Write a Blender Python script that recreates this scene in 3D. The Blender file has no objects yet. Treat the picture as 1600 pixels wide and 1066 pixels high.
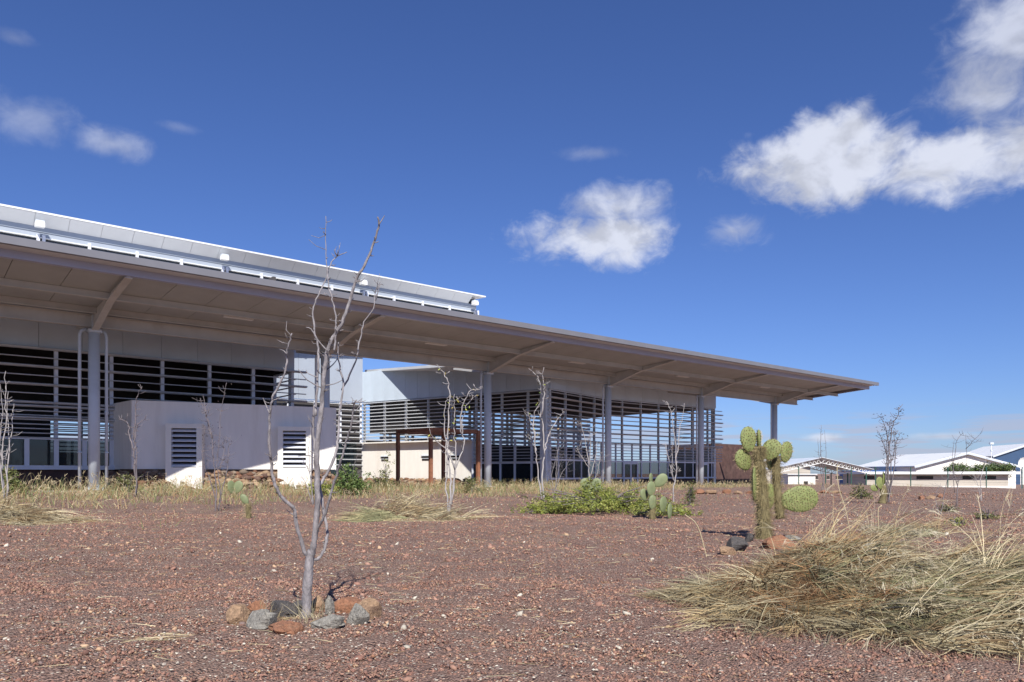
import bpy, math, random
import numpy as np
from mathutils import Vector, Matrix, noise as mnoise

R = math.radians
scene = bpy.context.scene
CAMZ = 1.2           # eye height above the foreground ground
F = 1185.0           # focal length in photo pixels (1600 wide)

# ------------------------------------------------------------------ camera
cam_d = bpy.data.cameras.new('camera')
cam = bpy.data.objects.new('camera', cam_d)
scene.collection.objects.link(cam)
cam.location = (0, 0, CAMZ)
cam.rotation_euler = (R(90), 0, 0)
cam_d.sensor_width = 36.0
cam_d.lens = 36.0 * F / 1600.0
cam_d.shift_y = 207.0 / 1600.0
cam_d.clip_start = 0.05
cam_d.clip_end = 12000
scene.camera = cam

# ------------------------------------------------------------------ light
SUN_EL = 43.0
SUN_DIR = Vector((-0.15, 0.989, 0)).normalized()      # way the light travels, on plan
az_to_sun = math.atan2(-SUN_DIR.x, -SUN_DIR.y)        # clockwise from +Y
sun_d = bpy.data.lights.new('sun', 'SUN')
sun = bpy.data.objects.new('sun', sun_d)
scene.collection.objects.link(sun)
sun_d.energy = 4.2
sun_d.angle = R(0.53)
sun_d.color = (1.0, 0.955, 0.88)
ld = Vector((SUN_DIR.x * math.cos(R(SUN_EL)), SUN_DIR.y * math.cos(R(SUN_EL)), -math.sin(R(SUN_EL))))
sun.rotation_euler = ld.to_track_quat('-Z', 'Y').to_euler()
sun.location = (0, -20, 40)

scene.view_settings.view_transform = 'Standard'
scene.view_settings.look = 'None'
scene.view_settings.exposure = 0.65
scene.view_settings.gamma = 1.0

# ------------------------------------------------------------------ world: sky and clouds
world = bpy.data.worlds.new('World')
scene.world = world
world.use_nodes = True
wt = world.node_tree
wt.nodes.clear()

class NT:
    """tiny helper to write node maths"""
    def __init__(s, tree): s.t = tree
    def n(s, typ, **kw):
        nd = s.t.nodes.new(typ)
        for k, v in kw.items(): setattr(nd, k, v)
        return nd
    def link(s, a, b): s.t.links.new(a, b)
    def put(s, sock, v):
        if hasattr(v, 'links'): s.link(v, sock)
        else: sock.default_value = v
    def m(s, op, a, b=0.0, c=0.0):
        nd = s.n('ShaderNodeMath', operation=op)
        s.put(nd.inputs[0], a); s.put(nd.inputs[1], b); s.put(nd.inputs[2], c)
        return nd.outputs[0]
    def mapr(s, v, a, b, c=0.0, d=1.0, smooth=True):
        nd = s.n('ShaderNodeMapRange')
        if smooth: nd.interpolation_type = 'SMOOTHSTEP'
        s.put(nd.inputs[0], v)
        nd.inputs[1].default_value = a; nd.inputs[2].default_value = b
        nd.inputs[3].default_value = c; nd.inputs[4].default_value = d
        return nd.outputs[0]
    def noise(s, vec, scale, detail=4.0, rough=0.5, dist=0.0):
        nd = s.n('ShaderNodeTexNoise')
        if vec is not None: s.link(vec, nd.inputs['Vector'])
        nd.inputs['Scale'].default_value = scale
        nd.inputs['Detail'].default_value = detail
        nd.inputs['Roughness'].default_value = rough
        nd.inputs['Distortion'].default_value = dist
        return nd.outputs['Fac']
    def mix(s, fac, a, b):
        nd = s.n('ShaderNodeMix', data_type='RGBA')
        s.put(nd.inputs[0], fac); s.put(nd.inputs[6], a); s.put(nd.inputs[7], b)
        return nd.outputs[2]
    def comb(s, x, y, z):
        nd = s.n('ShaderNodeCombineXYZ')
        s.put(nd.inputs[0], x); s.put(nd.inputs[1], y); s.put(nd.inputs[2], z)
        return nd.outputs[0]

W = NT(wt)
sky = W.n('ShaderNodeTexSky', sky_type='NISHITA')
sky.sun_disc = False
sky.sun_elevation = R(SUN_EL)
sky.sun_rotation = az_to_sun
sky.altitude = 200.0
sky.air_density = 1.0
sky.dust_density = 0.35
sky.ozone_density = 2.0
tc = W.n('ShaderNodeTexCoord')
sep = W.n('ShaderNodeSeparateXYZ'); W.link(tc.outputs['Generated'], sep.inputs[0])
az = W.m('ARCTAN2', sep.outputs[0], sep.outputs[1])
el = W.m('ARCSINE', sep.outputs[2])
ae = W.comb(az, W.m('MULTIPLY', el, 1.35), 0.0)
nbig = W.noise(ae, 9.0, 5.0, 0.55, 0.3)
nfine = W.noise(ae, 26.0, 9.0, 0.62, 0.5)
aeu = W.comb(W.m('ADD', az, 0.010), W.m('ADD', W.m('MULTIPLY', el, 1.35), 0.030), 0.0)
nup = W.noise(aeu, 9.0, 5.0, 0.55, 0.3)
wob = W.m('ADD', W.m('MULTIPLY', W.m('SUBTRACT', nbig, 0.5), 1.9), W.m('MULTIPLY', W.m('SUBTRACT', nfine, 0.5), 1.35))

def px_ae(u, v):
    x, y, z = (u - 800) / F, 1.0, (740 - v) / F
    return math.atan2(x, y), math.atan2(z, math.hypot(x, y))
cl = None
# cumulus banks: centre in the sky, half width, half height, weight
for (u, v, du, dv, wgt) in [(1315, 258, 215, 80, 1.25), (1470, 250, 210, 72, 1.2), (1310, 215, 110, 62, 1.0), (1630, 232, 190, 95, 1.2),
                            (1540, 140, 130, 90, 0.55), (1590, 40, 110, 100, 0.55),
                            (935, 372, 150, 52, 1.05), (965, 325, 105, 45, 0.6), (1145, 362, 75, 36, 0.5),
                            (175, 225, 85, 30, 0.34), (40, 185, 95, 50, 0.24), (925, 240, 70, 16, 0.16), (25, 60, 45, 16, 0.12), (280, 200, 40, 12, 0.11), (1292, 684, 42, 9, 0.6), (1480, 682, 70, 8, 0.45)]:
    a0, e0 = px_ae(u, v)
    a1, _ = px_ae(u + du, v); _, e1 = px_ae(u, v - dv)
    dx = W.m('DIVIDE', W.m('SUBTRACT', az, a0), abs(a1 - a0))
    dy = W.m('DIVIDE', W.m('SUBTRACT', el, e0), abs(e1 - e0))
    d = W.m('SQRT', W.m('ADD', W.m('MULTIPLY', dx, dx), W.m('MULTIPLY', dy, dy)))
    g = W.m('MULTIPLY', W.m('SUBTRACT', 1.0, d), 1.0)
    g = W.m('ADD', g, W.m('MULTIPLY', wob, 0.85))
    g = W.m('MULTIPLY', W.mapr(g, -0.03, 0.74) if wgt >= 1 else W.mapr(g, -0.05, 1.05), 1.0 if wgt >= 1 else min(1.0, wgt * 1.5))
    cl = g if cl is None else W.m('MAXIMUM', cl, g)
# scattered clouds all round the rest of the sky
far_ = W.noise(W.comb(W.m('MULTIPLY', az, 1.0), W.m('MULTIPLY', el, 2.2), 3.3), 3.1, 6.0, 0.55, 0.2)
outside = W.mapr(W.m('ABSOLUTE', az), 0.72, 0.95)
gen = W.m('MULTIPLY', W.mapr(far_, 0.56, 0.74), outside)
cl = W.m('MAXIMUM', cl, gen)
# thin flat layers just above the horizon
lay = W.noise(W.comb(W.m('MULTIPLY', az, 6.0), W.m('MULTIPLY', el, 70.0), 1.7), 1.25, 4.0, 0.5, 0.25)
band = W.m('MULTIPLY', W.mapr(el, 0.008, 0.022), W.mapr(el, 0.085, 0.05))
low = W.m('MULTIPLY', W.m('MULTIPLY', W.mapr(lay, 0.46, 0.60), band), 0.65)
bright = W.mapr(W.m('SUBTRACT', nbig, nup), -0.10, 0.10, 0.80, 1.08)
ccol = W.n('ShaderNodeMix', data_type='RGBA', blend_type='MULTIPLY')
ccol.inputs[0].default_value = 1.0
ccol.inputs[6].default_value = (6.5, 6.8, 7.8, 1)
W.link(bright, ccol.inputs[7])
deep = W.n('ShaderNodeMix', data_type='RGBA', blend_type='MULTIPLY')       # the deep clear blue of the island sky
deep.inputs[0].default_value = 1.0
W.link(sky.outputs[0], deep.inputs[6]); deep.inputs[7].default_value = (0.50, 0.65, 1.07, 1)
skyc = W.mix(W.m('MULTIPLY', cl, 0.93), deep.outputs[2], ccol.outputs[2])
skyc = W.mix(low, skyc, (4.4, 4.6, 5.8, 1))
bg = W.n('ShaderNodeBackground')
bg.inputs[1].default_value = 0.07
W.link(skyc, bg.inputs[0])
wo = W.n('ShaderNodeOutputWorld')
W.link(bg.outputs[0], wo.inputs[0])

# ------------------------------------------------------------------ materials
MATS = {}
def mat(name, col, rough=0.7, var=0.12, scale=3.0, bump=0.0, bscale=40.0, metal=0.0, alpha=1.0, spec=0.5, dirt=None, attr=False, trans=0.0, stretch=None):
    m = bpy.data.materials.new(name); m.use_nodes = True
    t = NT(m.node_tree); b = m.node_tree.nodes['Principled BSDF']
    tcn = t.n('ShaderNodeTexCoord')
    vec = tcn.outputs['Object']
    if stretch:
        mp = t.n('ShaderNodeMapping'); t.link(vec, mp.inputs[0]); mp.inputs['Scale'].default_value = stretch; vec = mp.outputs[0]
    nz = t.noise(vec, scale, 5.0, 0.55)
    f = t.mapr(nz, 0.25, 0.75, 1 - var, 1 + var, smooth=False)
    c4 = (*col, 1)
    if attr:
        an = t.n('ShaderNodeAttribute'); an.attribute_name = 'Col'
        src = an.outputs['Color']
    else:
        src = c4
    mx = t.n('ShaderNodeMix', data_type='RGBA', blend_type='MULTIPLY'); mx.inputs[0].default_value = 1.0
    t.put(mx.inputs[6], src); t.link(f, mx.inputs[7])
    out = mx.outputs[2]
    if dirt:
        nz2 = t.noise(vec, scale * 0.35, 6.0, 0.65, 0.3)
        out = t.mix(t.m('MULTIPLY', t.mapr(nz2, 0.48, 0.72), dirt[1]), out, (*dirt[0], 1))
    t.link(out, b.inputs['Base Color'])
    b.inputs['Roughness'].default_value = rough
    b.inputs['Metallic'].default_value = metal
    b.inputs['Alpha'].default_value = alpha
    b.inputs['Specular IOR Level'].default_value = spec
    if trans:
        b.inputs['Transmission Weight'].default_value = trans
    if bump:
        bn = t.n('ShaderNodeBump'); bn.inputs['Strength'].default_value = bump; bn.inputs['Distance'].default_value = 0.02
        t.link(t.noise(vec, bscale, 6.0, 0.6), bn.inputs['Height'])
        t.link(bn.outputs[0], b.inputs['Normal'])
    MATS[name] = m
    return m

mat('steel_grey', (0.57, 0.62, 0.67), 0.5, 0.07, 1.2, dirt=((0.24, 0.22, 0.21), 0.25))
mat('steel_warm', (0.52, 0.51, 0.49), 0.55, 0.08, 1.2, dirt=((0.25, 0.21, 0.18), 0.3))
mat('soffit', (0.385, 0.395, 0.39), 0.6, 0.10, 0.7, dirt=((0.22, 0.21, 0.20), 0.4))
mat('fascia', (0.40, 0.41, 0.52), 0.4, 0.05, 0.8)
mat('roof_edge', (0.17, 0.17, 0.19), 0.45, 0.08, 1.0)
mat('roof_sheet', (0.55, 0.56, 0.58), 0.45, 0.06, 1.0)
mat('white_roof', (0.70, 0.71, 0.71), 0.45, 0.05, 1.0, dirt=((0.55, 0.56, 0.55), 0.4))
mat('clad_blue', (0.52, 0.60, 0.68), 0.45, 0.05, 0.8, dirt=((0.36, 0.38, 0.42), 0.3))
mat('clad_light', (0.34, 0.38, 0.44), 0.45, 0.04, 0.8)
mat('louvre', (0.58, 0.60, 0.63), 0.5, 0.08, 1.2)
mat('frame_white', (0.66, 0.68, 0.74), 0.45, 0.06, 1.5)
mat('plaster', (0.80, 0.77, 0.72), 0.85, 0.06, 3.0, bump=0.08, bscale=60, dirt=((0.60, 0.55, 0.49), 0.4), stretch=(1, 1, 0.16))
mat('plaster_white', (0.78, 0.75, 0.69), 0.85, 0.05, 3.0, bump=0.08, bscale=60, dirt=((0.62, 0.56, 0.48), 0.4), stretch=(1, 1, 0.16))
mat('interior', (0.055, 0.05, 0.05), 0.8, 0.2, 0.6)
mat('floor_in', (0.12, 0.11, 0.10), 0.6, 0.1, 0.6)
mat('glass_dark', (0.02, 0.03, 0.035), 0.04, 0.0, 1.0, alpha=0.72, spec=0.8)
mat('glass_clear', (0.02, 0.025, 0.03), 0.08, 0.0, 1.0, alpha=0.5, spec=0.2)
mat('lava_wall', (0.085, 0.045, 0.038), 0.9, 0.4, 2.5, bump=0.6, bscale=9, dirt=((0.16, 0.10, 0.08), 0.6))
mat('rubble', (0.30, 0.19, 0.12), 0.9, 0.35, 3.0, bump=0.5, bscale=14, dirt=((0.16, 0.09, 0.06), 0.6))
mat('concrete', (0.36, 0.32, 0.28), 0.9, 0.15, 2.0, bump=0.2, bscale=40)
mat('corten', (0.25, 0.105, 0.055), 0.75, 0.35, 4.0, bump=0.1, bscale=60, dirt=((0.10, 0.042, 0.025), 0.5))
mat('lamp_white', (0.75, 0.75, 0.73), 0.5, 0.03)
mat('green_paint', (0.03, 0.10, 0.075), 0.5, 0.1)
mat('far_wall', (0.46, 0.42, 0.36), 0.85, 0.08, 0.5)
mat('blue_glass', (0.05, 0.09, 0.17), 0.15, 0.1, 0.4)
mat('blue_paint', (0.06, 0.14, 0.36), 0.6, 0.1, 0.4)
mat('dark_slot', (0.035, 0.028, 0.025), 0.8, 0.1)
mat('bark_pale', (0.25, 0.23, 0.235), 0.88, 0.45, 22.0, bump=0.8, bscale=60, dirt=((0.10, 0.08, 0.08), 0.8), stretch=(1, 1, 0.35))
mat('bark_white', (0.36, 0.335, 0.325), 0.85, 0.25, 9.0, bump=0.3, bscale=30, dirt=((0.20, 0.15, 0.14), 0.45), stretch=(1, 1, 0.35))
mat('bark_dark', (0.17, 0.145, 0.15), 0.85, 0.3, 9.0, bump=0.3, bscale=30)
mat('leaf', (1, 1, 1), 0.6, 0.15, 3.0, attr=True)
mat('straw', (1, 1, 1), 0.7, 0.10, 3.0, attr=True, spec=0.3)
mat('pebble', (1, 1, 1), 0.92, 0.22, 60.0, attr=True, bump=0.4, bscale=220, spec=0.2)
mat('pad_green', (0.185, 0.215, 0.07), 0.65, 0.3, 7.0, bump=0.25, bscale=30, dirt=((0.27, 0.245, 0.12), 0.6))
mat('pad_pale', (0.17, 0.20, 0.095), 0.6, 0.18, 6.0, bump=0.1, bscale=30, dirt=((0.36, 0.34, 0.18), 0.4))
mat('cactus_trunk', (0.17, 0.14, 0.065), 0.85, 0.3, 9.0, bump=0.5, bscale=30)
mat('spine_trunk', (0.27, 0.215, 0.105), 0.7, 0.3, 6.0)
mat('spine', (0.42, 0.34, 0.17), 0.7, 0.2, 10.0)
mat('areole', (0.10, 0.085, 0.03), 0.8, 0.2, 10.0)
mat('spine_dark', (0.20, 0.15, 0.06), 0.7, 0.2, 10.0)
mat('rock_grey', (0.24, 0.225, 0.195), 0.92, 0.5, 42.0, bump=1.0, bscale=70, dirt=((0.12, 0.105, 0.09), 0.8))
mat('rock_rust', (0.26, 0.12, 0.066), 0.92, 0.5, 42.0, bump=1.0, bscale=70, dirt=((0.24, 0.16, 0.10), 0.6))
mat('rock_tan', (0.31, 0.20, 0.12), 0.92, 0.5, 42.0, bump=1.0, bscale=70, dirt=((0.14, 0.08, 0.055), 0.7))
mat('rock_black', (0.075, 0.068, 0.065), 0.95, 0.5, 42.0, bump=1.0, bscale=70, dirt=((0.17, 0.14, 0.11), 0.45))

# red scoria ground
def ground_mat():
    m = bpy.data.materials.new('red_scoria'); m.use_nodes = True
    t = NT(m.node_tree); b = m.node_tree.nodes['Principled BSDF']
    tcn = t.n('ShaderNodeTexCoord'); vec = tcn.outputs['Object']
    n1 = t.noise(vec, 45.0, 6.0, 0.7)
    vo = t.n('ShaderNodeTexVoronoi'); t.link(vec, vo.inputs['Vector']); vo.inputs['Scale'].default_value = 62.0; vo.inputs['Randomness'].default_value = 1.0
    vs_ = t.n('ShaderNodeSeparateColor'); t.link(vo.outputs['Color'], vs_.inputs[0])
    n2 = t.noise(vec, 0.55, 5.0, 0.6, 0.4)
    n3 = t.noise(vec, 5.0, 5.0, 0.65)
    c = t.mix(t.mapr(n1, 0.3, 0.7), (0.19, 0.115, 0.09, 1), (0.395, 0.26, 0.205, 1))
    c = t.mix(t.m('MULTIPLY', t.mapr(n3, 0.45, 0.75), 0.45), c, (0.31, 0.20, 0.152, 1))
    c = t.mix(t.m('MULTIPLY', t.mapr(n2, 0.45, 0.68), 0.55), c, (0.36, 0.255, 0.19, 1))
    c = t.mix(t.m('MULTIPLY', t.mapr(t.noise(vec, 0.9, 6.0, 0.65, 0.6), 0.52, 0.70), 0.45), c, (0.15, 0.085, 0.07, 1))
    tone = t.n('ShaderNodeMix', data_type='RGBA', blend_type='MULTIPLY'); tone.inputs[0].default_value = 1.0
    t.link(c, tone.inputs[6]); t.link(t.mapr(vs_.outputs[0], 0, 1, 0.74, 1.26, smooth=False), tone.inputs[7])
    c = t.mix(t.m('MULTIPLY', t.mapr(vo.outputs['Distance'], 0.45, 0.85), 0.75), tone.outputs[2], (0.05, 0.028, 0.022, 1))
    c = t.mix(t.mapr(vs_.outputs[1], 0.945, 0.975), c, (0.60, 0.52, 0.42, 1))
    t.link(c, b.inputs['Base Color'])
    b.inputs['Roughness'].default_value = 0.95
    b.inputs['Specular IOR Level'].default_value = 0.2
    bn = t.n('ShaderNodeBump'); bn.inputs['Strength'].default_value = 0.9; bn.inputs['Distance'].default_value = 0.03
    t.link(t.m('SUBTRACT', t.m('ADD', t.m('MULTIPLY', n1, 0.6), n3), vo.outputs['Distance']), bn.inputs['Height']); t.link(bn.outputs[0], b.inputs['Normal'])
    MATS['ground'] = m
ground_mat()

# ------------------------------------------------------------------ object helpers
COL = scene.collection
def tag(o, label=None, cat=None, group=None, kind=None):
    if label: o['label'] = label
    if cat: o['category'] = cat
    if group: o['group'] = group
    if kind: o['kind'] = kind
    return o
def empty(name, loc=(0, 0, 0), rz=0.0, parent=None):
    o = bpy.data.objects.new(name, None); COL.objects.link(o)
    o.location = loc; o.rotation_euler = (0, 0, rz); o.empty_display_size = 0.3
    if parent: o.parent = parent
    return o
def place(name, mesh, parent=None, loc=(0, 0, 0), rz=0.0):
    o = bpy.data.objects.new(name, mesh); COL.objects.link(o)
    o.location = loc; o.rotation_euler = (0, 0, rz)
    if parent: o.parent = parent
    return o

class MB:
    """collects boxes, prisms and tubes; builds ONE mesh"""
    def __init__(s): s.v = []; s.f = []; s.c = []
    def add(s, vs, fs, col=None):
        o = len(s.v); s.v += [tuple(p) for p in vs]; s.f += [tuple(i + o for i in f) for f in fs]
        if col is not None: s.c += [col] * len(vs)
    def box(s, x0, x1, y0, y1, z0, z1):
        s.add([(x0, y0, z0), (x1, y0, z0), (x1, y1, z0), (x0, y1, z0), (x0, y0, z1), (x1, y0, z1), (x1, y1, z1), (x0, y1, z1)],
              [(0, 3, 2, 1), (4, 5, 6, 7), (0, 1, 5, 4), (1, 2, 6, 5), (2, 3, 7, 6), (3, 0, 4, 7)])
        return s
    def hexa(s, bot, top):
        s.add(list(bot) + list(top), [(0, 3, 2, 1), (4, 5, 6, 7), (0, 1, 5, 4), (1, 2, 6, 5), (2, 3, 7, 6), (3, 0, 4, 7)]); return s
    def prism(s, prof, a, b, axis='x'):
        """profile of 2-D points swept from a to b along an axis: axis x -> (y,z), axis y -> (x,z)"""
        n = len(prof)
        if axis == 'x': vs = [(a, p, q) for p, q in prof] + [(b, p, q) for p, q in prof]
        elif axis == 'y': vs = [(p, a, q) for p, q in prof] + [(p, b, q) for p, q in prof]
        else: vs = [(p, q, a) for p, q in prof] + [(p, q, b) for p, q in prof]
        fs = [tuple(range(n - 1, -1, -1)), tuple(range(n, 2 * n))] + [(i, (i + 1) % n, n + (i + 1) % n, n + i) for i in range(n)]
        s.add(vs, fs); return s
    def tube(s, pts, rad, seg=8, col=None):
        pts = [Vector(p) for p in pts]; n = len(pts)
        if not hasattr(rad, '__len__'): rad = [rad] * n
        up = None; vs = []
        for i, p in enumerate(pts):
            t = (pts[min(i + 1, n - 1)] - pts[max(i - 1, 0)]).normalized()
            if up is None:
                up = t.orthogonal().normalized()
            else:
                up = (up - t * up.dot(t)); up = up.normalized() if up.length > 1e-6 else t.orthogonal().normalized()
            w = t.cross(up)
            for k in range(seg):
                a = 2 * math.pi * k / seg
                vs.append(p + (up * math.cos(a) + w * math.sin(a)) * rad[i])
        fs = [(i * seg + k, i * seg + (k + 1) % seg, (i + 1) * seg + (k + 1) % seg, (i + 1) * seg + k) for i in range(n - 1) for k in range(seg)]
        fs += [tuple(range(seg - 1, -1, -1)), tuple(range((n - 1) * seg, n * seg))]
        s.add(vs, fs, col); return s
    def mesh(s, name, m, smooth=False):
        me = bpy.data.meshes.new(name)
        me.from_pydata(s.v, [], s.f)
        if s.c:
            a = me.attributes.new('Col', 'FLOAT_COLOR', 'POINT')
            a.data.foreach_set('color', np.array([(c[0], c[1], c[2], 1.0) for c in s.c], dtype=np.float32).ravel())
        if smooth: me.polygons.foreach_set('use_smooth', [True] * len(me.polygons))
        me.materials.append(MATS[m]); me.update()
        return me
    def build(s, name, m, parent=None, loc=(0, 0, 0), rz=0.0, smooth=False):
        return place(name, s.mesh(name, m, smooth), parent, loc, rz)

def np_mesh(name, verts, faces, m, cols=None, smooth=False):
    """verts (n,3), faces (k,3|4) arrays"""
    me = bpy.data.meshes.new(name)
    n, k, w = len(verts), len(faces), faces.shape[1]
    me.vertices.add(n); me.vertices.foreach_set('co', np.asarray(verts, np.float32).ravel())
    me.loops.add(k * w); me.loops.foreach_set('vertex_index', np.asarray(faces, np.int32).ravel())
    me.polygons.add(k); me.polygons.foreach_set('loop_start', np.arange(0, k * w, w, dtype=np.int32))
    me.polygons.foreach_set('loop_total', np.full(k, w, np.int32))
    if smooth: me.polygons.foreach_set('use_smooth', np.ones(k, bool))
    me.update(calc_edges=True)
    if cols is not None:
        a = me.attributes.new('Col', 'FLOAT_COLOR', 'POINT')
        c = np.ones((n, 4), np.float32); c[:, :3] = cols
        a.data.foreach_set('color', c.ravel())
    me.materials.append(MATS[m]); me.validate()
    return me

# ------------------------------------------------------------------ terrain
OX, OY = -20.39, 37.0                       # foot of the first column in view
D1 = np.array((0.7667, 0.6421)); D2 = np.array((-0.6421, 0.7667))
ROT = math.atan2(0.6421, 0.7667)
def sp(x, y):
    dx, dy = x - OX, y - OY
    return dx * D1[0] + dy * D1[1], dx * D2[0] + dy * D2[1]
def smooth(a, b, x):
    t = np.clip((x - a) / (b - a), 0, 1); return t * t * (3 - 2 * t)
def pave_z(s): return 0.47 - 0.0082 * s
def terrain(x, y):
    x = np.asarray(x, float); y = np.asarray(y, float)
    s, p = sp(x, y)
    amp = 0.36 - 0.22 * smooth(0.0, 50.0, s)
    z = amp * smooth(-24, -4, p) * smooth(14, 30, y)
    z = z - (z + 1.75) * smooth(62, 84, s)                      # falls away past the end of the terminal
    z = z + 0.03 * np.sin(x * 0.9 + 1.3) * np.sin(y * 0.7 + 0.4) + 0.02 * np.sin(x * 2.3 + y * 1.7)
    return z
def tz(x, y): return float(terrain(x, y))
def ground_at(u, v):
    """point of the ground that the photo shows at a pixel: march along the ray"""
    y = 3.0
    while y < 110:
        x = (u - 800) / F * y; z = CAMZ + (740 - v) / F * y
        if z <= tz(x, y): break
        y += 0.05
    return x, y, tz(x, y)

rng = np.random.default_rng(7)
def axis(dense0, dense1, step, lo, hi, g=1.16):
    a = list(np.arange(dense0, dense1, step)); d = step
    while a[-1] < hi: d *= g; a.append(a[-1] + d)
    d = step; b = []
    x = dense0
    while x > lo: d *= g; x -= d; b.append(x)
    return np.array(b[::-1] + a)
gx = axis(-8, 9, 0.075, -4000, 4000, 1.13)
gy = axis(3.6, 13, 0.075, -60, 5000, 1.05)
GX, GY = np.meshgrid(gx, gy)
GZ = terrain(GX, GY)
near = smooth(40, 12, GY) * smooth(-3, 3, GY)
lum = np.zeros_like(GZ)
for k in range(9):
    fx, fy, ph = rng.uniform(2, 11), rng.uniform(2, 11), rng.uniform(0, 6.3, 2)
    lum += np.sin(GX * fx + ph[0] + 1.5 * np.sin(GY * fy * 0.5)) * np.sin(GY * fy + ph[1]) / 9
GZ = GZ + near * (0.05 * lum + rng.normal(0, 0.006, GZ.shape))
nx, ny = len(gx), len(gy)
idx = np.arange(nx * ny).reshape(ny, nx)
quads = np.stack([idx[:-1, :-1], idx[:-1, 1:], idx[1:, 1:], idx[1:, :-1]], -1).reshape(-1, 4)
g = place('ground', np_mesh('ground', np.stack([GX, GY, GZ], -1).reshape(-1, 3), quads, 'ground', smooth=True))
tag(g, 'red brown volcanic gravel ground', kind='structure')

# loose scoria lying on it
ICO_V = []
ph = (1 + 5 ** 0.5) / 2
for a, b in [(-1, ph), (1, ph), (-1, -ph), (1, -ph)]: ICO_V.append((a, b, 0))
for a, b in [(-1, ph), (1, ph), (-1, -ph), (1, -ph)]: ICO_V.append((0, a, b))
for a, b in [(ph, -1), (ph, 1), (-ph, -1), (-ph, 1)]: ICO_V.append((a, 0, b))
ICO_V = np.array(ICO_V) / np.linalg.norm(ICO_V[0])
ICO_F = np.array([(0, 11, 5), (0, 5, 1), (0, 1, 7), (0, 7, 10), (0, 10, 11), (1, 5, 9), (5, 11, 4), (11, 10, 2), (10, 7, 6), (7, 1, 8),
                  (3, 9, 4), (3, 4, 2), (3, 2, 6), (3, 6, 8), (3, 8, 9), (4, 9, 5), (2, 4, 11), (6, 2, 10), (8, 6, 7), (9, 8, 1)])
OCT_V = np.array([(1, 0, 0), (0, 1, 0), (-1, 0, 0), (0, -1, 0), (0, 0, 1), (0, 0, -1)], float)
OCT_F = np.array([(0, 1, 4), (1, 2, 4), (2, 3, 4), (3, 0, 4), (1, 0, 5), (2, 1, 5), (3, 2, 5), (0, 3, 5)])
PEB = np.array([(0.165, 0.098, 0.085), (0.205, 0.128, 0.11), (0.25, 0.165, 0.14), (0.12, 0.075, 0.068), (0.22, 0.145, 0.122), (0.14, 0.115, 0.118),
                (0.23, 0.135, 0.095), (0.34, 0.255, 0.185)])
PEBW = np.array([.20, .26, .17, .08, .15, .05, .03, .06])
def scatter(n, y0, y1, r0, r1, V, Fc, pale=0.012, sink=0.35, xlim=0.78):
    # density even on screen depth: sample y by a power law
    y = (y0 ** 1.2 + rng.random(n) * (y1 ** 1.2 - y0 ** 1.2)) ** (1 / 1.2)
    x = (rng.random(n) * 2 - 1) * xlim * y
    dn = np.sin(x * 1.3 + 2 * np.sin(y * .8)) + np.sin(y * 1.7 - 1.5 * np.sin(x * .9 + 1)) + .8 * np.sin(x * 3.1 + y * 2.3)
    kp = rng.random(n) < np.clip(.9 + .15 * dn, .62, 1)
    x, y, dn = x[kp], y[kp], dn[kp]; n = len(x)
    r = r0 * (r1 / r0) ** (rng.random(n) ** 2.0) * (0.75 + 0.06 * y)
    m = len(V)
    jit = 1 + rng.normal(0, 0.2, (n, m, 1))
    sc = np.stack([rng.uniform(.7, 1.35, n), rng.uniform(.7, 1.2, n), rng.uniform(.5, .95, n)], -1)[:, None, :]
    P = V[None] * jit * sc * r[:, None, None]
    a = rng.random(n) * 6.283; ca, sa = np.cos(a)[:, None], np.sin(a)[:, None]
    X = P[..., 0] * ca - P[..., 1] * sa; Y = P[..., 0] * sa + P[..., 1] * ca
    tl = rng.normal(0, .35, n)[:, None]
    Z = P[..., 2] + tl * X
    gz = terrain(x, y) + r * (0.5 - sink)
    verts = np.stack([X + x[:, None], Y + y[:, None], Z + gz[:, None]], -1).reshape(-1, 3)
    faces = (Fc[None] + (np.arange(n) * m)[:, None, None]).reshape(-1, 3)
    ci = rng.choice(len(PEB), n, p=PEBW / PEBW.sum())
    c = PEB[ci] * rng.uniform(.82, 1.2, (n, 1)) * np.array((1.42, 1.26, 1.09))
    wv = rng.random(n) < pale * np.clip(1 - dn, .2, 3)
    c[wv] = np.array((0.62, 0.56, 0.46)) * rng.uniform(.6, 1.1, (wv.sum(), 1))
    return verts, faces, np.repeat(c, m, 0)
def chips(n, cx_, cy_, sd):
    x = cx_ + rng.normal(0, sd, n); y = cy_ + rng.normal(0, sd * .55, n); k = y > 3.9; x, y = x[k], y[k]; n = len(x)
    r = rng.uniform(.004, .013, n); P_ = OCT_V[None] * (1 + rng.normal(0, .3, (n, 6, 1))) * np.array((1.3, 1, .45)) * r[:, None, None]
    a = rng.random(n) * 6.283; ca, sa = np.cos(a)[:, None], np.sin(a)[:, None]
    V = np.stack([P_[..., 0] * ca - P_[..., 1] * sa + x[:, None], P_[..., 0] * sa + P_[..., 1] * ca + y[:, None], P_[..., 2] + (terrain(x, y) + .022)[:, None]], -1).reshape(-1, 3)
    c = np.array((.60, .53, .43)) * rng.uniform(.55, 1.15, (n, 1))
    return V, (OCT_F[None] + (np.arange(n) * 6)[:, None, None]).reshape(-1, 3), np.repeat(c, 6, 0)
def merge(parts):
    V, Fs, C, o = [], [], [], 0
    for v, f, c in parts: V.append(v); Fs.append(f + o); C.append(c); o += len(v)
    return np.concatenate(V), np.concatenate(Fs), np.concatenate(C)
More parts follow.
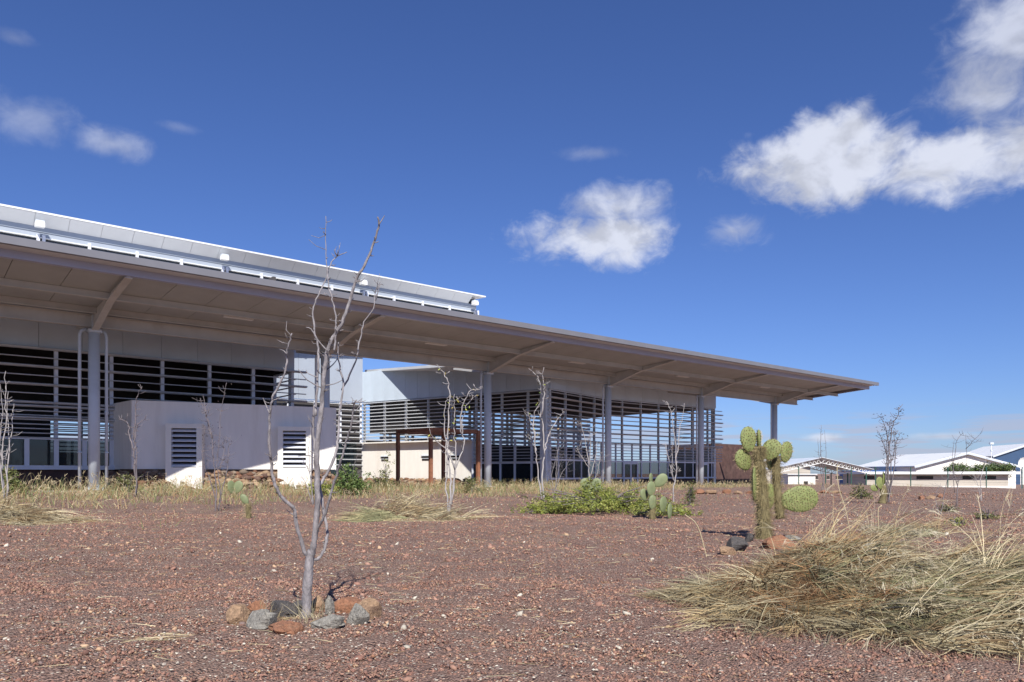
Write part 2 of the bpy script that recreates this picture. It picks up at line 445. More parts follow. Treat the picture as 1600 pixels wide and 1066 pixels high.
v, f, c = merge([scatter(62000, 3.6, 8.5, 0.0038, 0.0135, ICO_V, ICO_F, 0.012), scatter(80000, 7.0, 22, 0.0055, 0.016, OCT_V, OCT_F, 0.012),
                 chips(520, -1.7, 6.2, 1.5), chips(200, .5, 5.0, .9), chips(160, -2.6, 5.2, .8),
                 scatter(1300, 4, 16, 0.014, 0.032, ICO_V, ICO_F, 0.05), scatter(14000, 20, 46, 0.008, 0.022, OCT_V, OCT_F, 0.02)])
o = place('loose_gravel', np_mesh('loose_gravel', v, f, 'pebble', c)); tag(o, 'loose red and purple volcanic gravel with pale flecks', 'gravel', kind='stuff')
exec_later = []

# ------------------------------------------------------------------ terminal building (local axes: x along the canopy, y into the building)
T = empty('terminal_building', (OX, OY, 0), ROT)
tag(T, 'long low airport terminal with deep grey canopy, steel columns and louvred walls', 'building')
C = CAMZ
S0, S1 = -16.0, 67.0
BAY = 12.2

# canopy: sheet roof, lip, fascia, soffit panels, purlins
def sof(p):               # soffit height, falls from the fascia to the column line and rises again behind
    return C + (8.36 - (p + 6.7) * 0.072 if p < 1 else 7.80 + (p - 1) * 0.085)
cr = MB()
cr.hexa([(S0, -7.6, C + 8.66), (S1, -7.6, C + 8.66), (S1, 0.9, C + 8.12), (S0, 0.9, C + 8.12)],
        [(S0, -7.6, C + 8.70), (S1, -7.6, C + 8.70), (S1, 0.9, C + 8.20), (S0, 0.9, C + 8.20)])
canopy = cr.build('canopy_roof', 'roof_sheet', T)
MB().prism([(-7.62, C + 8.60), (-7.42, C + 8.60), (-7.3, C + 8.72), (-7.3, C + 8.86), (-7.62, C + 8.90)], S0, S1 + 0.05).build('gutter', 'roof_edge', canopy)
fs = MB()
fs.prism([(-6.72, C + 8.30), (-6.45, C + 8.30), (-6.45, C + 8.34), (-6.66, C + 8.34), (-6.66, C + 8.58), (-6.45, C + 8.58), (-6.45, C + 8.62), (-6.72, C + 8.62)], S0, S1)
fs.build('fascia', 'fascia', canopy)
end = MB(); end.hexa([(S1 - 0.14, -6.44, C + 8.32), (S1, -6.44, C + 8.32), (S1, 0.9, C + 7.76), (S1 - 0.14, 0.9, C + 7.76)],
                     [(S1 - 0.14, -6.44, C + 8.58), (S1, -6.44, C + 8.58), (S1, 0.9, C + 8.11), (S1 - 0.14, 0.9, C + 8.11)])
end.build('end_fascia', 'fascia', canopy)
PW = BAY / 6
rows = [(-6.42, -3.62), (-3.58, -0.98), (-0.94, 0.86)]
for (p0, p1) in rows:
    b = MB(); z0, z1 = sof(p0), sof(p1)
    b.hexa([(0.012, p0, z0), (PW - 0.012, p0, z0), (PW - 0.012, p1, z1), (0.012, p1, z1)],
           [(0.012, p0, z0 + .03), (PW - 0.012, p0, z0 + .03), (PW - 0.012, p1, z1 + .03), (0.012, p1, z1 + .03)])
    me = b.mesh('soffit_panel', 'soffit')
    k = math.floor(S0 / PW) + 1
    while (k + 1) * PW < S1 - 0.1:
        place('soffit_panel', me, canopy, (k * PW, 0, 0)); k += 1
bk = MB(); bk.hexa([(S0, -6.4, C + 8.40), (S1 - .2, -6.4, C + 8.40), (S1 - .2, .85, C + 7.90), (S0, .85, C + 7.90)],
                   [(S0, -6.4, C + 8.42), (S1 - .2, -6.4, C + 8.42), (S1 - .2, .85, C + 7.92), (S0, .85, C + 7.92)])
bk.build('soffit_backing', 'interior', canopy)
for p, d in ((-3.6, 0.30), (-0.9, 0.30)):
    z = sof(p); b = MB()
    b.prism([(p - .10, z - d), (p + .10, z - d), (p + .10, z - d + .03), (p + .02, z - d + .03), (p + .02, z - .002), (p - .02, z - .002), (p - .02, z - d + .03), (p - .10, z - d + .03)], S0, S1 - .2)
    b.build('purlin', 'steel_warm', canopy)
lm = MB(); lm.box(-.75, .75, -.16, .16, -.10, 0)
lm = lm.mesh('ceiling_lamp', 'lamp_white')
for k in range(-1, 5):
    place('ceiling_lamp', lm, canopy, (6.1 + k * BAY, -2.6, sof(-2.6) - .02))
# main beam on the column line
bm_ = MB(); bm_.prism([(-.16, C + 7.12), (.16, C + 7.12), (.16, C + 7.17), (.03, C + 7.17), (.03, C + 7.66), (.16, C + 7.66), (.16, C + 7.72), (-.16, C + 7.72), (-.16, C + 7.66), (-.06, C + 7.66), (-.06, C + 7.17), (-.16, C + 7.17)], S0, 65.2)
bm_.build('main_beam', 'steel_warm', T)
# columns with their arms and rain pipes
for k in range(6):
    s = k * BAY; zb = pave_z(s) - 0.15
    b = MB(); b.tube([(0, 0, zb), (0, 0, C + 6.86)], 0.26, 28)
    col = b.build('column', 'steel_grey', T, (s, 0, 0), smooth=False)
    for pl in col.data.polygons: pl.use_smooth = len(pl.vertices) == 4
    b = MB(); b.box(-.29, .29, -.29, .29, C + 6.86, C + 7.0); b.box(-.13, .13, -.25, .25, C + 7.0, C + 7.72)
    b.build('column_head', 'steel_grey', col)
    b = MB(); b.box(-.36, .36, -.36, .36, zb, zb + .19); b.build('base_plate', 'steel_grey', col)
    # front arm: tapered web with bottom flange
    w = .07
    web = MB(); web.prism([(-.22, C + 6.98), (-3.4, C + 7.84), (-6.64, C + 8.26), (-6.64, C + 8.35), (-3.4, sof(-3.4) - .01), (-.22, sof(-.3) - .02)], -w, w)
    arm = web.build('bracket_arm', 'steel_warm', col)
    for (y0, z0), (y1, z1) in (((-.22, C + 6.96), (-3.4, C + 7.82)), ((-3.4, C + 7.82), (-6.64, C + 8.25))):
        f_ = MB(); f_.hexa([(-.16, y0, z0 - .03), (.16, y0, z0 - .03), (.16, y1, z1 - .03), (-.16, y1, z1 - .03)],
                           [(-.16, y0, z0 + .012), (.16, y0, z0 + .012), (.16, y1, z1 + .012), (-.16, y1, z1 + .012)])
        f_.build('flange', 'steel_warm', arm)
    br = MB()
    for sg in (-1, 1):
        br.tube([(sg * .1, -3.3, C + 7.86), (sg * 1.3, -3.6, sof(-3.6) - .28)], .022, 6)
    br.build('brace_rod', 'steel_warm', arm)
    if k != 3:
        yb = 4.0 if k < 5 else 3.0
        web = MB(); web.prism([(.22, C + 6.98), (yb, C + 7.62), (yb, C + 7.74), (.22, C + 7.70)], -w, w)
        web.build('rear_arm', 'steel_warm', col)
    pipes = (-.62, .55) if k == 0 else (-.58,)
    for dx in pipes:
        b = MB(); b.tube([(dx * .45, .1, C + 7.05), (dx * .9, .05, C + 6.9), (dx, .02, C + 6.7), (dx, .02, zb)], .075, 12)
        b.build('rain_pipe', 'steel_grey', col, smooth=True)
        for zz in (2.2, 4.2, 6.2): MB().box(dx - .09, dx + .09, -.09, .11, zz, zz + .05).build('pipe_clip', 'steel_grey', col)

# high roof with its clerestory, set back
HP = 16.0
HS0, HS1 = -16.0, 36.2
up = MB(); up.box(HS0, HS1, HP + 1.0, HP + 14, C + 14.6, C + 15.15)
high = up.build('high_roof', 'white_roof', T)
MB().hexa([(HS0, HP - .02, C + 16.92), (HS1 + .5, HP - .02, C + 16.92), (HS1 + .5, HP + 14, C + 17.6), (HS0, HP + 14, C + 17.6)],
          [(HS0, HP - .02, C + 17.04), (HS1 + .5, HP - .02, C + 17.04), (HS1 + .5, HP + 14, C + 17.75), (HS0, HP + 14, C + 17.75)]).build('roof_sheet', 'white_roof', high)
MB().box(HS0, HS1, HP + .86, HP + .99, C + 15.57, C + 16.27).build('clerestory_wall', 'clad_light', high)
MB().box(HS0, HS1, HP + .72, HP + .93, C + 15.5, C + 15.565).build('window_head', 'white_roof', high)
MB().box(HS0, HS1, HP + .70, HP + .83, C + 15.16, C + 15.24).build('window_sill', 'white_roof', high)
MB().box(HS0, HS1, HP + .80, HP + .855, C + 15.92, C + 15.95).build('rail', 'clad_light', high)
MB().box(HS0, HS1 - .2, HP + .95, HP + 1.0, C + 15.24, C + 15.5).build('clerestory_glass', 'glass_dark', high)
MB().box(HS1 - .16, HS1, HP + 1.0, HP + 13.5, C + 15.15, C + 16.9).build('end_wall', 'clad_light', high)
mp = MB().box(-.09, .09, HP + .66, HP + .9, C + 14.9, C + 15.70).mesh('mullion', 'frame_white')
x = HS0 + .3 
k = -5
while k * 3.0 < HS1:
    place('mullion', mp, high, (k * 3.0, 0, 0))
    if k % 4 == 0: place('mullion', mp, high, (k * 3.0 + .32, 0, 0))
    k += 1
place('mullion', mp, high, (HS1 - .1, 0, 0))
ep = MB(); ep.hexa([(.01, HP + .84, C + 16.26), (1.96, HP + .84, C + 16.26), (1.96, HP + .02, C + 16.90), (.01, HP + .02, C + 16.90)],
                   [(.01, HP + .87, C + 16.28), (1.96, HP + .87, C + 16.28), (1.96, HP + .05, C + 16.915), (.01, HP + .05, C + 16.915)])
epm = ep.mesh('eave_panel', 'white_roof')
k = 0
while HS0 + (k + 1) * 1.97 < HS1 + .6:
    place('eave_panel', epm, high, (HS0 + k * 1.97, 0, 0)); k += 1
for i, s in enumerate((0.0, 11.9, 23.6, 35.5)):
    fl = MB().box(-.27, .27, -.32, .1, -.22, .08).build('floodlight', 'lamp_white', high, (s, HP + .2, C + 16.25))
    MB().box(-.25, .25, -.28, .08, .081, .2).build('floodlight_cap', 'steel_grey', fl)

# louvred walls ---------------------------------------------------
def blade_mesh(L, depth=.26, th=.055, m='louvre', tilt=.0):
    b = MB(); h = th / 2
    b.prism([(-depth, -.012 - tilt), (-depth * .6, -h - tilt * .6), (-.03, -h), (0, 0), (-.03, h), (-depth * .6, h - tilt * .6), (-depth, .012 - tilt)], 0, L)
    return b.mesh('louvre_blade', m)
def wall_part(name, a, b, mullions, zlo, zhi, posts=(.09, .10), mtl='frame_white'):
    """frame of mullions between plan points a and b (terminal axes); returns part and its length"""
    L = math.hypot(b[0] - a[0], b[1] - a[1]); ang = math.atan2(b[1] - a[1], b[0] - a[0])
    m = MB()
    for w_ in mullions: m.box(w_ - posts[0], w_ + posts[0], .02, .02 + posts[1] * 2, zlo, zhi)
    m.box(0, L, .03, .15, zhi - .05, zhi + .04)
    o = m.build(name, mtl, T, (a[0], a[1], 0), ang)
    return o, L
def blades(wall, L, zs, over=.0, depth=.26, th=.055, x0=0.0, m='louvre'):
    me = blade_mesh(L + over - x0, depth, th, m)
    for z in zs: place('louvre_blade', me, wall, (x0, 0, z))
def cladding(wall, L, z0, z1, wid, m='clad_blue', y=-.05):
    n = max(1, round(L / wid)); w = L / n
    me = MB().box(.008, w - .008, y, y + .08, z0, z1).mesh('cladding_panel', m)
    for k in range(n): place('cladding_panel', me, wall, (k * w, 0, 0))
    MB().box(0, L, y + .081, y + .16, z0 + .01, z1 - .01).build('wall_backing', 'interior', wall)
ZT = C + 6.47

# 1 left hall front
A, B_ = (-15.6, 4.25), (12.15, 4.25)
mul = [(-.93 + 2.62 * k) + 15.6 for k in range(-5, 5)] + [27.66]
LW, L = wall_part('louvre_wall', A, B_, mul, 3.03, ZT)
zs, z = [], ZT - .40
blades(LW, L, [ZT - .02 - .93 * k for k in range(0, 4)], .75, .36, .13)
blades(LW, L, [ZT - .48 - .93 * k for k in range(0, 3)], .75, .14, .06)
blades(LW, L, [ZT - 3.24 - .23 * k for k in range(0, 7)], .75, .16, .065)
blades(LW, L, [ZT - 3.0, ZT - 3.6], .75, .36, .12)
cladding(LW, L, ZT + .06, C + 7.95, 1.95)
MB().box(0, L, -.06, .12, 2.96, 3.08).build('transom', 'frame_white', LW)
MB().box(0, L, -.22, .16, 1.40, 1.62).build('window_sill', 'frame_white', LW)
pm = MB().box(-.11, .11, -.05, .11, 1.62, 2.96).mesh('mullion', 'frame_white')
pan = MB().box(.12, 1.19, .04, .06, 1.63, 2.95).mesh('window_pane', 'glass_dark')
k = 0
for w_ in np.arange(14.67 - 1.31 * 11, L + .1, 1.31):
    if w_ < 0: continue
    place('mullion', pm, LW, (w_, 0, 0))
    if w_ + 1.2 < L: place('window_pane', pan, LW, (w_, 0, 0))
MB().box(0, L, .0, .5, -.1, 1.40).build('plinth', 'lava_wall', LW)
# hall shell behind
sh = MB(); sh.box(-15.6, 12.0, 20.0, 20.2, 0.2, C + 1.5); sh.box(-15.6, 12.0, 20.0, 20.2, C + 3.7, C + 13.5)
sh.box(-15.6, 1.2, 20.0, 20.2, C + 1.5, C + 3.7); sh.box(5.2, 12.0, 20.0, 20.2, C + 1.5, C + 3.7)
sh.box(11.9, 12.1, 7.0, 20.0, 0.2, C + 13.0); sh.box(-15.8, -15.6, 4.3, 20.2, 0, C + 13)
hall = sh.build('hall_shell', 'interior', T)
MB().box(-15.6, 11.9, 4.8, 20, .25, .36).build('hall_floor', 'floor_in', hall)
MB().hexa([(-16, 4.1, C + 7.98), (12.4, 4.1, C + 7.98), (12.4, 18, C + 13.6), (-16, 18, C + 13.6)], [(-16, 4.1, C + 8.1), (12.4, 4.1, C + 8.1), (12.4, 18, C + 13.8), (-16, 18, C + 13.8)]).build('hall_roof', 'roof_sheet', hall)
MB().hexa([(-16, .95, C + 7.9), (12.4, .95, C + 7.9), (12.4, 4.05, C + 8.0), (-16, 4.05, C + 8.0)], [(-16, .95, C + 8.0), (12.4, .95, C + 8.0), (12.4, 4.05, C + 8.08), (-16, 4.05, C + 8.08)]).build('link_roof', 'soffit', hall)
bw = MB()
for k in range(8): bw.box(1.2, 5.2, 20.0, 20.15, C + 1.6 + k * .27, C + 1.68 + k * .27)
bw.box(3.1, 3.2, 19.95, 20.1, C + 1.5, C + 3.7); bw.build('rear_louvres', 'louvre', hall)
# return of the left hall at the court
RW, L = wall_part('louvre_wall', (12.15, 4.45), (12.15, 9.5), [.1, 2.6, 5.0], 3.03, ZT)
blades(RW, L, [ZT - .02 - .47 * k for k in range(0, 9)], 0, .22, .06)
cladding(RW, L, ZT + .06, C + 7.95, 1.7)

# 2 court back wall and oblique court wall
A, B_ = (10.0, 21.9), (26.1, 20.8)
KW, L = wall_part('louvre_wall', A, B_, [2, 4.4, 6.8, 9.2, 11.6, 14.0, L and 16.0], C + 2.85, ZT)
blades(KW, L, [ZT - .2 - .50 * k for k in range(0, 12)], -.1, .16, .075)
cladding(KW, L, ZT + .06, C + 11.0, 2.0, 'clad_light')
MB().box(0, L, -.12, .1, C + 11.0, C + 11.12).build('parapet_cap', 'white_roof', KW)
MB().box(0, L, -.02, .1, C + 10.2, C + 10.24).build('parapet_seam', 'steel_grey', KW)
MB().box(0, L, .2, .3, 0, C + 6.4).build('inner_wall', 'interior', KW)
MB().box(10.8, 15.6, .14, .17, C - .3, C + 2.8).build('window_pane', 'glass_dark', KW)
MB().box(0, L, .02, .18, 0, C - .3).build('plinth', 'lava_wall', KW)

CA, CB = (26.1, 20.8), (31.4, 1.2)
LC = math.hypot(CB[0] - CA[0], CB[1] - CA[1])
CW, L = wall_part('louvre_wall', CA, CB, [.15, 2.7, 5.3, 7.9, 10.5, 13.1, 15.7, 18.2, LC - .1], C + 2.8, ZT, (.07, .10), 'louvre')
nb = 12
blades(CW, L, [ZT - .08 - .305 * k for k in range(0, nb)], .0, .16, .075)
cladding(CW, L, ZT + .06, C + 9.3, 1.35)
MB().box(0, 12.7, -.20, .3, C + 2.72, C + 2.83).build('ledge', 'plaster_white', CW)
wh = MB().box(-1.3, 12.62, .32, .7, C - .62, C + 2.72).build('court_wall', 'plaster_white', CW)
for w_ in (2.1, 7.0, 10.3):
    vt = MB().box(w_, w_ + .85, .29, .318, C + 1.12, C + 1.5).build('wall_vent', 'dark_slot', wh)
    MB().box(w_ - .04, w_ + .89, .20, .315, C + 1.51, C + 1.58).build('vent_hood', 'steel_grey', vt)
    MB().box(w_ + .02, w_ + .83, .25, .286, C + 1.28, C + 1.33).build('vent_slat', 'steel_grey', vt)
MB().box(-1.3, 12.62, .36, .8, -.2, C - .62).build('plinth', 'rubble', CW)
blades(CW, L, [C + 2.62 - .24 * k for k in range(0, 8)], 0, .14, .045, 12.75)
MB().box(12.7, L, -.04, .14, C + .78, C + .92).build('transom', 'frame_white', CW)
for w_ in (12.8, 14.2, 15.6, 17.0, 18.6, 20.1):
    MB().box(w_ - .08, w_ + .08, -.02, .14, C - .6, C + 2.8).build('mullion', 'frame_white', CW)
MB().box(12.8, L, .05, .07, C - .6, C + .78).build('window_pane', 'glass_clear', CW)
MB().box(12.8, L, -.02, .3, -.2, C - .6).build('plinth', 'lava_wall', CW)

# 3 right wing, first the turned bay, then the straight front
def right_wing(a, b, mul, doors, over):
    Wl, L = wall_part('louvre_wall', a, b, mul, C + 1.2, ZT, (.06, .09), 'louvre')
    blades(Wl, L, [ZT - .62 - .80 * k for k in range(0, 5)], over, .32, .13)
    blades(Wl, L, [ZT - .22 - .80 * k for k in range(0, 5)], over, .16, .07)
    blades(Wl, L, [C + 2.52 - .255 * k for k in range(0, 6)], over, .16, .06)
    cladding(Wl, L, ZT + .05, C + 7.78, 2.2)
    MB().box(0, L, -.06, .14, C + 1.0, C + 1.14).build('transom', 'frame_white', Wl)
    MB().box(0, L, -.08, .14, C - .47, C - .34).build('window_sill', 'frame_white', Wl)
    MB().box(0, L, .0, .3, -.25, C - .47).build('plinth', 'lava_wall', Wl)
    half = sorted(list(mul) + [(mul[i] + mul[i + 1]) / 2 for i in range(len(mul) - 1)])
    for i, w_ in enumerate(half):
        MB().box(w_ - .055, w_ + .055, -.03, .10, C - .34, C + 2.6).build('mullion', 'frame_white', Wl)
        if i + 1 < len(half):
            MB().box(w_ + .06, half[i + 1] - .06, .04, .06, C - .33, C + .99).build('window_pane', 'glass_clear', Wl)
    for d in doors:
        dr = MB()
        for q in (0, .92, 1.84): dr.box(d + q - .09, d + q + .09, -.14, -.09, .02, C + .98)
        for zz in (.02, C - .5, C + .84): dr.box(d + .1, d + 1.74, -.14, -.09, zz, zz + .16)
        do = dr.build('door', 'frame_white', Wl)
        MB().box(d + .1, d + .82, -.12, -.10, .2, C + .82).build('door_pane', 'glass_dark', do)
        MB().box(d + 1.02, d + 1.74, -.12, -.10, .2, C + .82).build('door_pane', 'glass_dark', do)
    return Wl, L
WA, LA = right_wing((31.4, 1.2), (40.6, 3.7), [.08, 2.45, 4.85, 7.2, 9.45], (), 0)
WB, LB = right_wing((40.6, 3.7), (56.3, 3.7), [.1, 1.9, 4.4, 6.9, 9.45, 12.0, 14.5, 15.6], (1.9, 12.4), .9)
pier = MB().box(-.3, .3, -.1, .5, 0, C + 7.75).build('corner_pier', 'steel_grey', T, (31.35, 1.45, 0), .1)
# hollow hall of the right wing: posts, far louvred wall, dark ceiling, roof rising to the back
sh = MB()
sh.hexa([(25.2, 1.0, C + 7.80), (56.6, 1.0, C + 7.80), (56.6, 22, C + 9.5), (27.0, 22, C + 9.5)],
        [(25.2, 1.0, C + 8.02), (56.6, 1.0, C + 8.02), (56.6, 22, C + 9.72), (27.0, 22, C + 9.72)])
rroof = sh.build('rear_roof', 'white_roof', T)
MB().add([(31.7, 1.7, C + 6.5), (40.6, 4.1, C + 6.5), (56.1, 4.1, C + 6.5), (56.1, 21.3, C + 6.5), (26.6, 21.3, C + 6.5)], [(0, 1, 2, 3, 4)]); cg = MB(); cg.add([(31.7, 1.7, C + 6.5), (40.6, 4.1, C + 6.5), (56.1, 4.1, C + 6.5), (56.1, 21.3, C + 6.5), (26.6, 21.3, C + 6.5), (31.7, 1.7, C + 6.62), (40.6, 4.1, C + 6.62), (56.1, 4.1, C + 6.62), (56.1, 21.3, C + 6.62), (26.6, 21.3, C + 6.62)], [(4, 3, 2, 1, 0), (5, 6, 7, 8, 9)] + [(i, (i + 1) % 5, 5 + (i + 1) % 5, 5 + i) for i in range(5)])
MB().box(26.5, 56.2, 21.32, 21.45, C + 6.4, C + 9.4).build('attic_wall', 'clad_blue', rroof)
cg.build('ceiling', 'interior', rroof)
MB().box(27.5, 56.0, 4.6, 21, .02, .12).build('hall_floor', 'floor_in', rroof)
fw = MB()
for k in range(8): fw.box(28, 56, 20.8, 21.0, C + 3.2 + k * .46, C + 3.2 + k * .46 + .26)
for w_ in np.arange(28.6, 56.1, 2.5): fw.box(w_ - .11, w_ + .11, 21.0, 21.2, .1, C + 6.5); fw.box(w_ + .5, w_ + .72, 21.0, 21.2, .1, C + 6.5)
MB().box(26.4, 56, 20.95, 21.25, .1, C + 3.05).build('rear_wall', 'interior', rroof)
fw = fw.build('rear_louvres', 'louvre', rroof); tag(fw, kind='stuff')
MB().box(-.6, 9.2, 1.5, 1.6, C + 3.75, C + 6.48).build('partition', 'interior', CW)
MB().box(-.6, 9.2, 1.5, 1.6, 0, C + 2.8).build('partition', 'interior', CW)
EW, L = wall_part('louvre_wall', (56.3, 3.95), (56.3, 9.5), [.1, 2.4, 5.4], C + 2.4, ZT, (.06, .09), 'louvre')
blades(EW, L, [ZT - .3 - .42 * k for k in range(0, 10)], 0, .26, .06)
MB().box(-.25, 5.5, -.05, .3, .0, C + 2.45).build('end_wall', 'plaster', EW)
cladding(EW, L, ZT + .05, C + 7.78, 2.2)
st = MB().box(63.4, 72.0, 9.0, 15.0, -2.2, C + 3.35)
for i, q in enumerate(st.v): pass
st = st.build('stone_block', 'lava_wall', T); st['label'] = 'dark red lava stone block at the end of the louvred wing'

# rendered box in front of the left hall with two louvred pillars
bx = MB()
P0, P1, P2, P3 = [sp(*q) for q in ((-19.74, 39.35), (-10.2, 44.0), (-13.6, 48.1), (-21.77, 41.4))]
zb, zt = C + .23, C + 3.81
bx.hexa([(P0[0], P0[1], zb), (P1[0], P1[1], zb), (P2[0], P2[1], zb), (P3[0], P3[1], zb)], [(P0[0], P0[1], zt), (P1[0], P1[1], zt), (P2[0], P2[1], zt), (P3[0], P3[1], zt)])
box = bx.build('plant_room', 'plaster', T)
ins = lambda q, c, k: (q[0] + (c[0] - q[0]) * k, q[1] + (c[1] - q[1]) * k)
cc = ((P0[0] + P2[0]) / 2, (P0[1] + P2[1]) / 2)
Q = [ins(q, cc, .05) for q in (P0, P1, P2, P3)]
MB().hexa([(q[0], q[1], -.1) for q in Q], [(q[0], q[1], zb - .003) for q in Q]).build('plinth', 'rubble', box)
ang = math.atan2(44.0 - 39.35, -10.2 + 19.74) - ROT
for uu in (288, 458):
    r_ = (uu - 800) / F
    w_ = (-19.74 - r_ * 39.35) / (r_ * .438 - .899)
    wx, wy = -19.74 + .899 * w_ + .22, 39.35 + .438 * w_ - .45
    s_, p_ = sp(wx, wy)
    pl = MB(); H = C + 2.62
    pl.box(-.9, -.62, -.25, .5, 0, H); pl.box(.62, .9, -.25, .5, 0, H); pl.box(-.62, .62, -.25, .5, C + 2.38, H); pl.box(-.62, .62, -.25, .5, 0, C + .32)
    po = pl.build('vent_pillar', 'plaster_white', box, (s_, p_, 0), ang - R(14))
    MB().box(-.62, .62, .2, .3, C + .32, C + 2.38).build('vent_back', 'interior', po)
    for k in range(8):
        z = C + .36 + k * .262
        MB().hexa([(-.62, -.20, z), (.62, -.20, z), (.62, .05, z + .10), (-.62, .05, z + .10)], [(-.62, -.20, z + .05), (.62, -.20, z + .05), (.62, .05, z + .15), (-.62, .05, z + .15)]).build('vent_slat', 'frame_white', po)

def rubble(parent, a, b, z0, z1, n, seed, off=.12, size=.2):
    rr = np.random.default_rng(seed); parts = []
    t = rr.random(n); q = rr.random(n); L_ = math.hypot(b[0] - a[0], b[1] - a[1]); nx_, ny_ = (b[1] - a[1]) / L_, -(b[0] - a[0]) / L_
    r_ = size * rr.uniform(.5, 1.2, n); d = off + (1 - q) * .9 * rr.random(n)
    P_ = np.stack([a[0] + (b[0] - a[0]) * t + nx_ * d, a[1] + (b[1] - a[1]) * t + ny_ * d, z0 + (z1 - z0) * q * rr.uniform(.8, 1, n)], -1)
    V = (ICO_V[None] * (1 + rr.normal(0, .2, (n, 12, 1))) * np.array((1.2, 1, .75)) * r_[:, None, None] + P_[:, None]).reshape(-1, 3)
    Fc = (ICO_F[None] + (np.arange(n) * 12)[:, None, None]).reshape(-1, 3)
    pal = np.array([(.26, .16, .10), (.19, .10, .065), (.33, .23, .15), (.12, .075, .06), (.22, .17, .13)])
    c = pal[rr.integers(0, 5, n)] * rr.uniform(.7, 1.25, (n, 1))
    o = place('rubble', np_mesh('rubble', V, Fc, 'pebble', np.repeat(c, 12, 0)), parent); o['kind'] = 'stuff'; return o
rubble(box, P0, P1, .25, zb - .1, 700, 5); rubble(box, P3, P0, .25, zb - .1, 150, 6)
rubble(T, (26.6, 20.4), (30.0, 7.6), .1, .75, 600, 7, .5)

# paving apron (slopes gently with the site)
pv = MB()
pv.hexa([(-16, -1.3, -.6), (66, -1.3, -.6), (66, 24, -.6), (-16, 24, -.6)], [(-16, -1.3, pave_z(-16) - .16), (66, -1.3, pave_z(66) - .16), (66, 24, pave_z(66) - .16), (-16, 24, pave_z(-16) - .16)])
pvo = pv.build('pavement', 'concrete', None, (OX, OY, 0), ROT); tag(pvo, 'pale concrete apron under the canopy', kind='structure')
kb = MB(); kb.hexa([(-16, -1.45, -.6), (57, -1.45, -.6), (57, -1.31, -.6), (-16, -1.31, -.6)], [(-16, -1.45, pave_z(-16) - .06), (57, -1.45, pave_z(57) - .06), (57, -1.31, pave_z(57) - .06), (-16, -1.31, pave_z(-16) - .06)])
kbo = kb.build('kerb', 'concrete', None, (OX, OY, 0), ROT); tag(kbo, 'low concrete kerb along the apron', kind='structure')

# rusty steel frame in the court
FR = [(-5.25, 49.0), (-2.31, 51.7), (-4.9, 54.1), (-7.75, 51.55)]
fz0, fz1 = .1, C + 2.95
fc = (sum(q[0] for q in FR) / 4, sum(q[1] for q in FR) / 4)
fr = empty('rusty_frame', (fc[0], fc[1], .2))
tag(fr, 'open cube frame of rusty brown steel standing before the white court wall', 'frame')
for q in FR:
    MB().box(-.105, .105, -.105, .105, fz0 - .2, fz1 - .2).build('post', 'corten', fr, (q[0] - fc[0], q[1] - fc[1], 0), R(42))
for i in range(4):
    a, b = Vector(FR[i]), Vector(FR[(i + 1) % 4]); L_ = (b - a).length; an = math.atan2(b.y - a.y, b.x - a.x)
    MB().box(.15, L_ - .15, -.09, .09, fz1 - .42, fz1 - .19).build('top_beam', 'corten', fr, (a.x - fc[0], a.y - fc[1], 0), an)

# ------------------------------------------------------------------ far buildings and fence on the lower ground
def far_box(name, label, x0, x1, y0, y1, z0, z1, m, cat='building', group=None):
    o = empty(name, ((x0 + x1) / 2, y0, z0)); tag(o, label, cat, group)
    MB().box(x0 - (x0 + x1) / 2, x1 - (x0 + x1) / 2, 0, y1 - y0, -.4, z1 - z0).build('wall', m, o)
    return o
lb = far_box('low_building', 'long low beige building with a flat white roof slab and slot windows', 55.0, 77.2, 118, 126, -1.7, 1.08, 'far_wall')
ox = (55.0 + 77.2) / 2
MB().box(55 - ox - .6, 79.2 - ox, -1.0, 9, 2.79, 3.2).build('roof_slab', 'white_roof', lb)
MB().box(66.8 - ox, 77.25 - ox, -.06, -.004, -.2, .95).build('sunlit_base', 'plaster_white', lb)  # sunlit foot of the wall below the roof's shade, brightness painted as a white strip
for (u0, u1) in ((1266, 1278), (1292, 1296), (1306, 1316), (1350, 1366), (1432, 1458), (1504, 1521), (1539, 1556)):
    xa, xb = (u0 - 800) / F * 118 - ox, (u1 - 800) / F * 118 - ox
    wn = MB().box(xa, xb, -.03, .05, 2.02, 2.52).build('window', 'dark_slot', lb)
    MB().box(xa - .06, xb + .06, -.08, .0, 1.93, 2.015).build('sill', 'far_wall', wn)
wb = far_box('white_hut', 'small white flat walled hut left of the beige building, behind the big cactus', 42.6, 46.8, 117, 121, -1.7, 1.0, 'plaster_white')
MB().box(.3, .95, -.05, .02, -.1, 1.7).build('door', 'dark_slot', wb)
MB().box(-2.3, 2.3, -.3, 4.2, 2.71, 2.85).build('roof_slab', 'white_roof', wb)

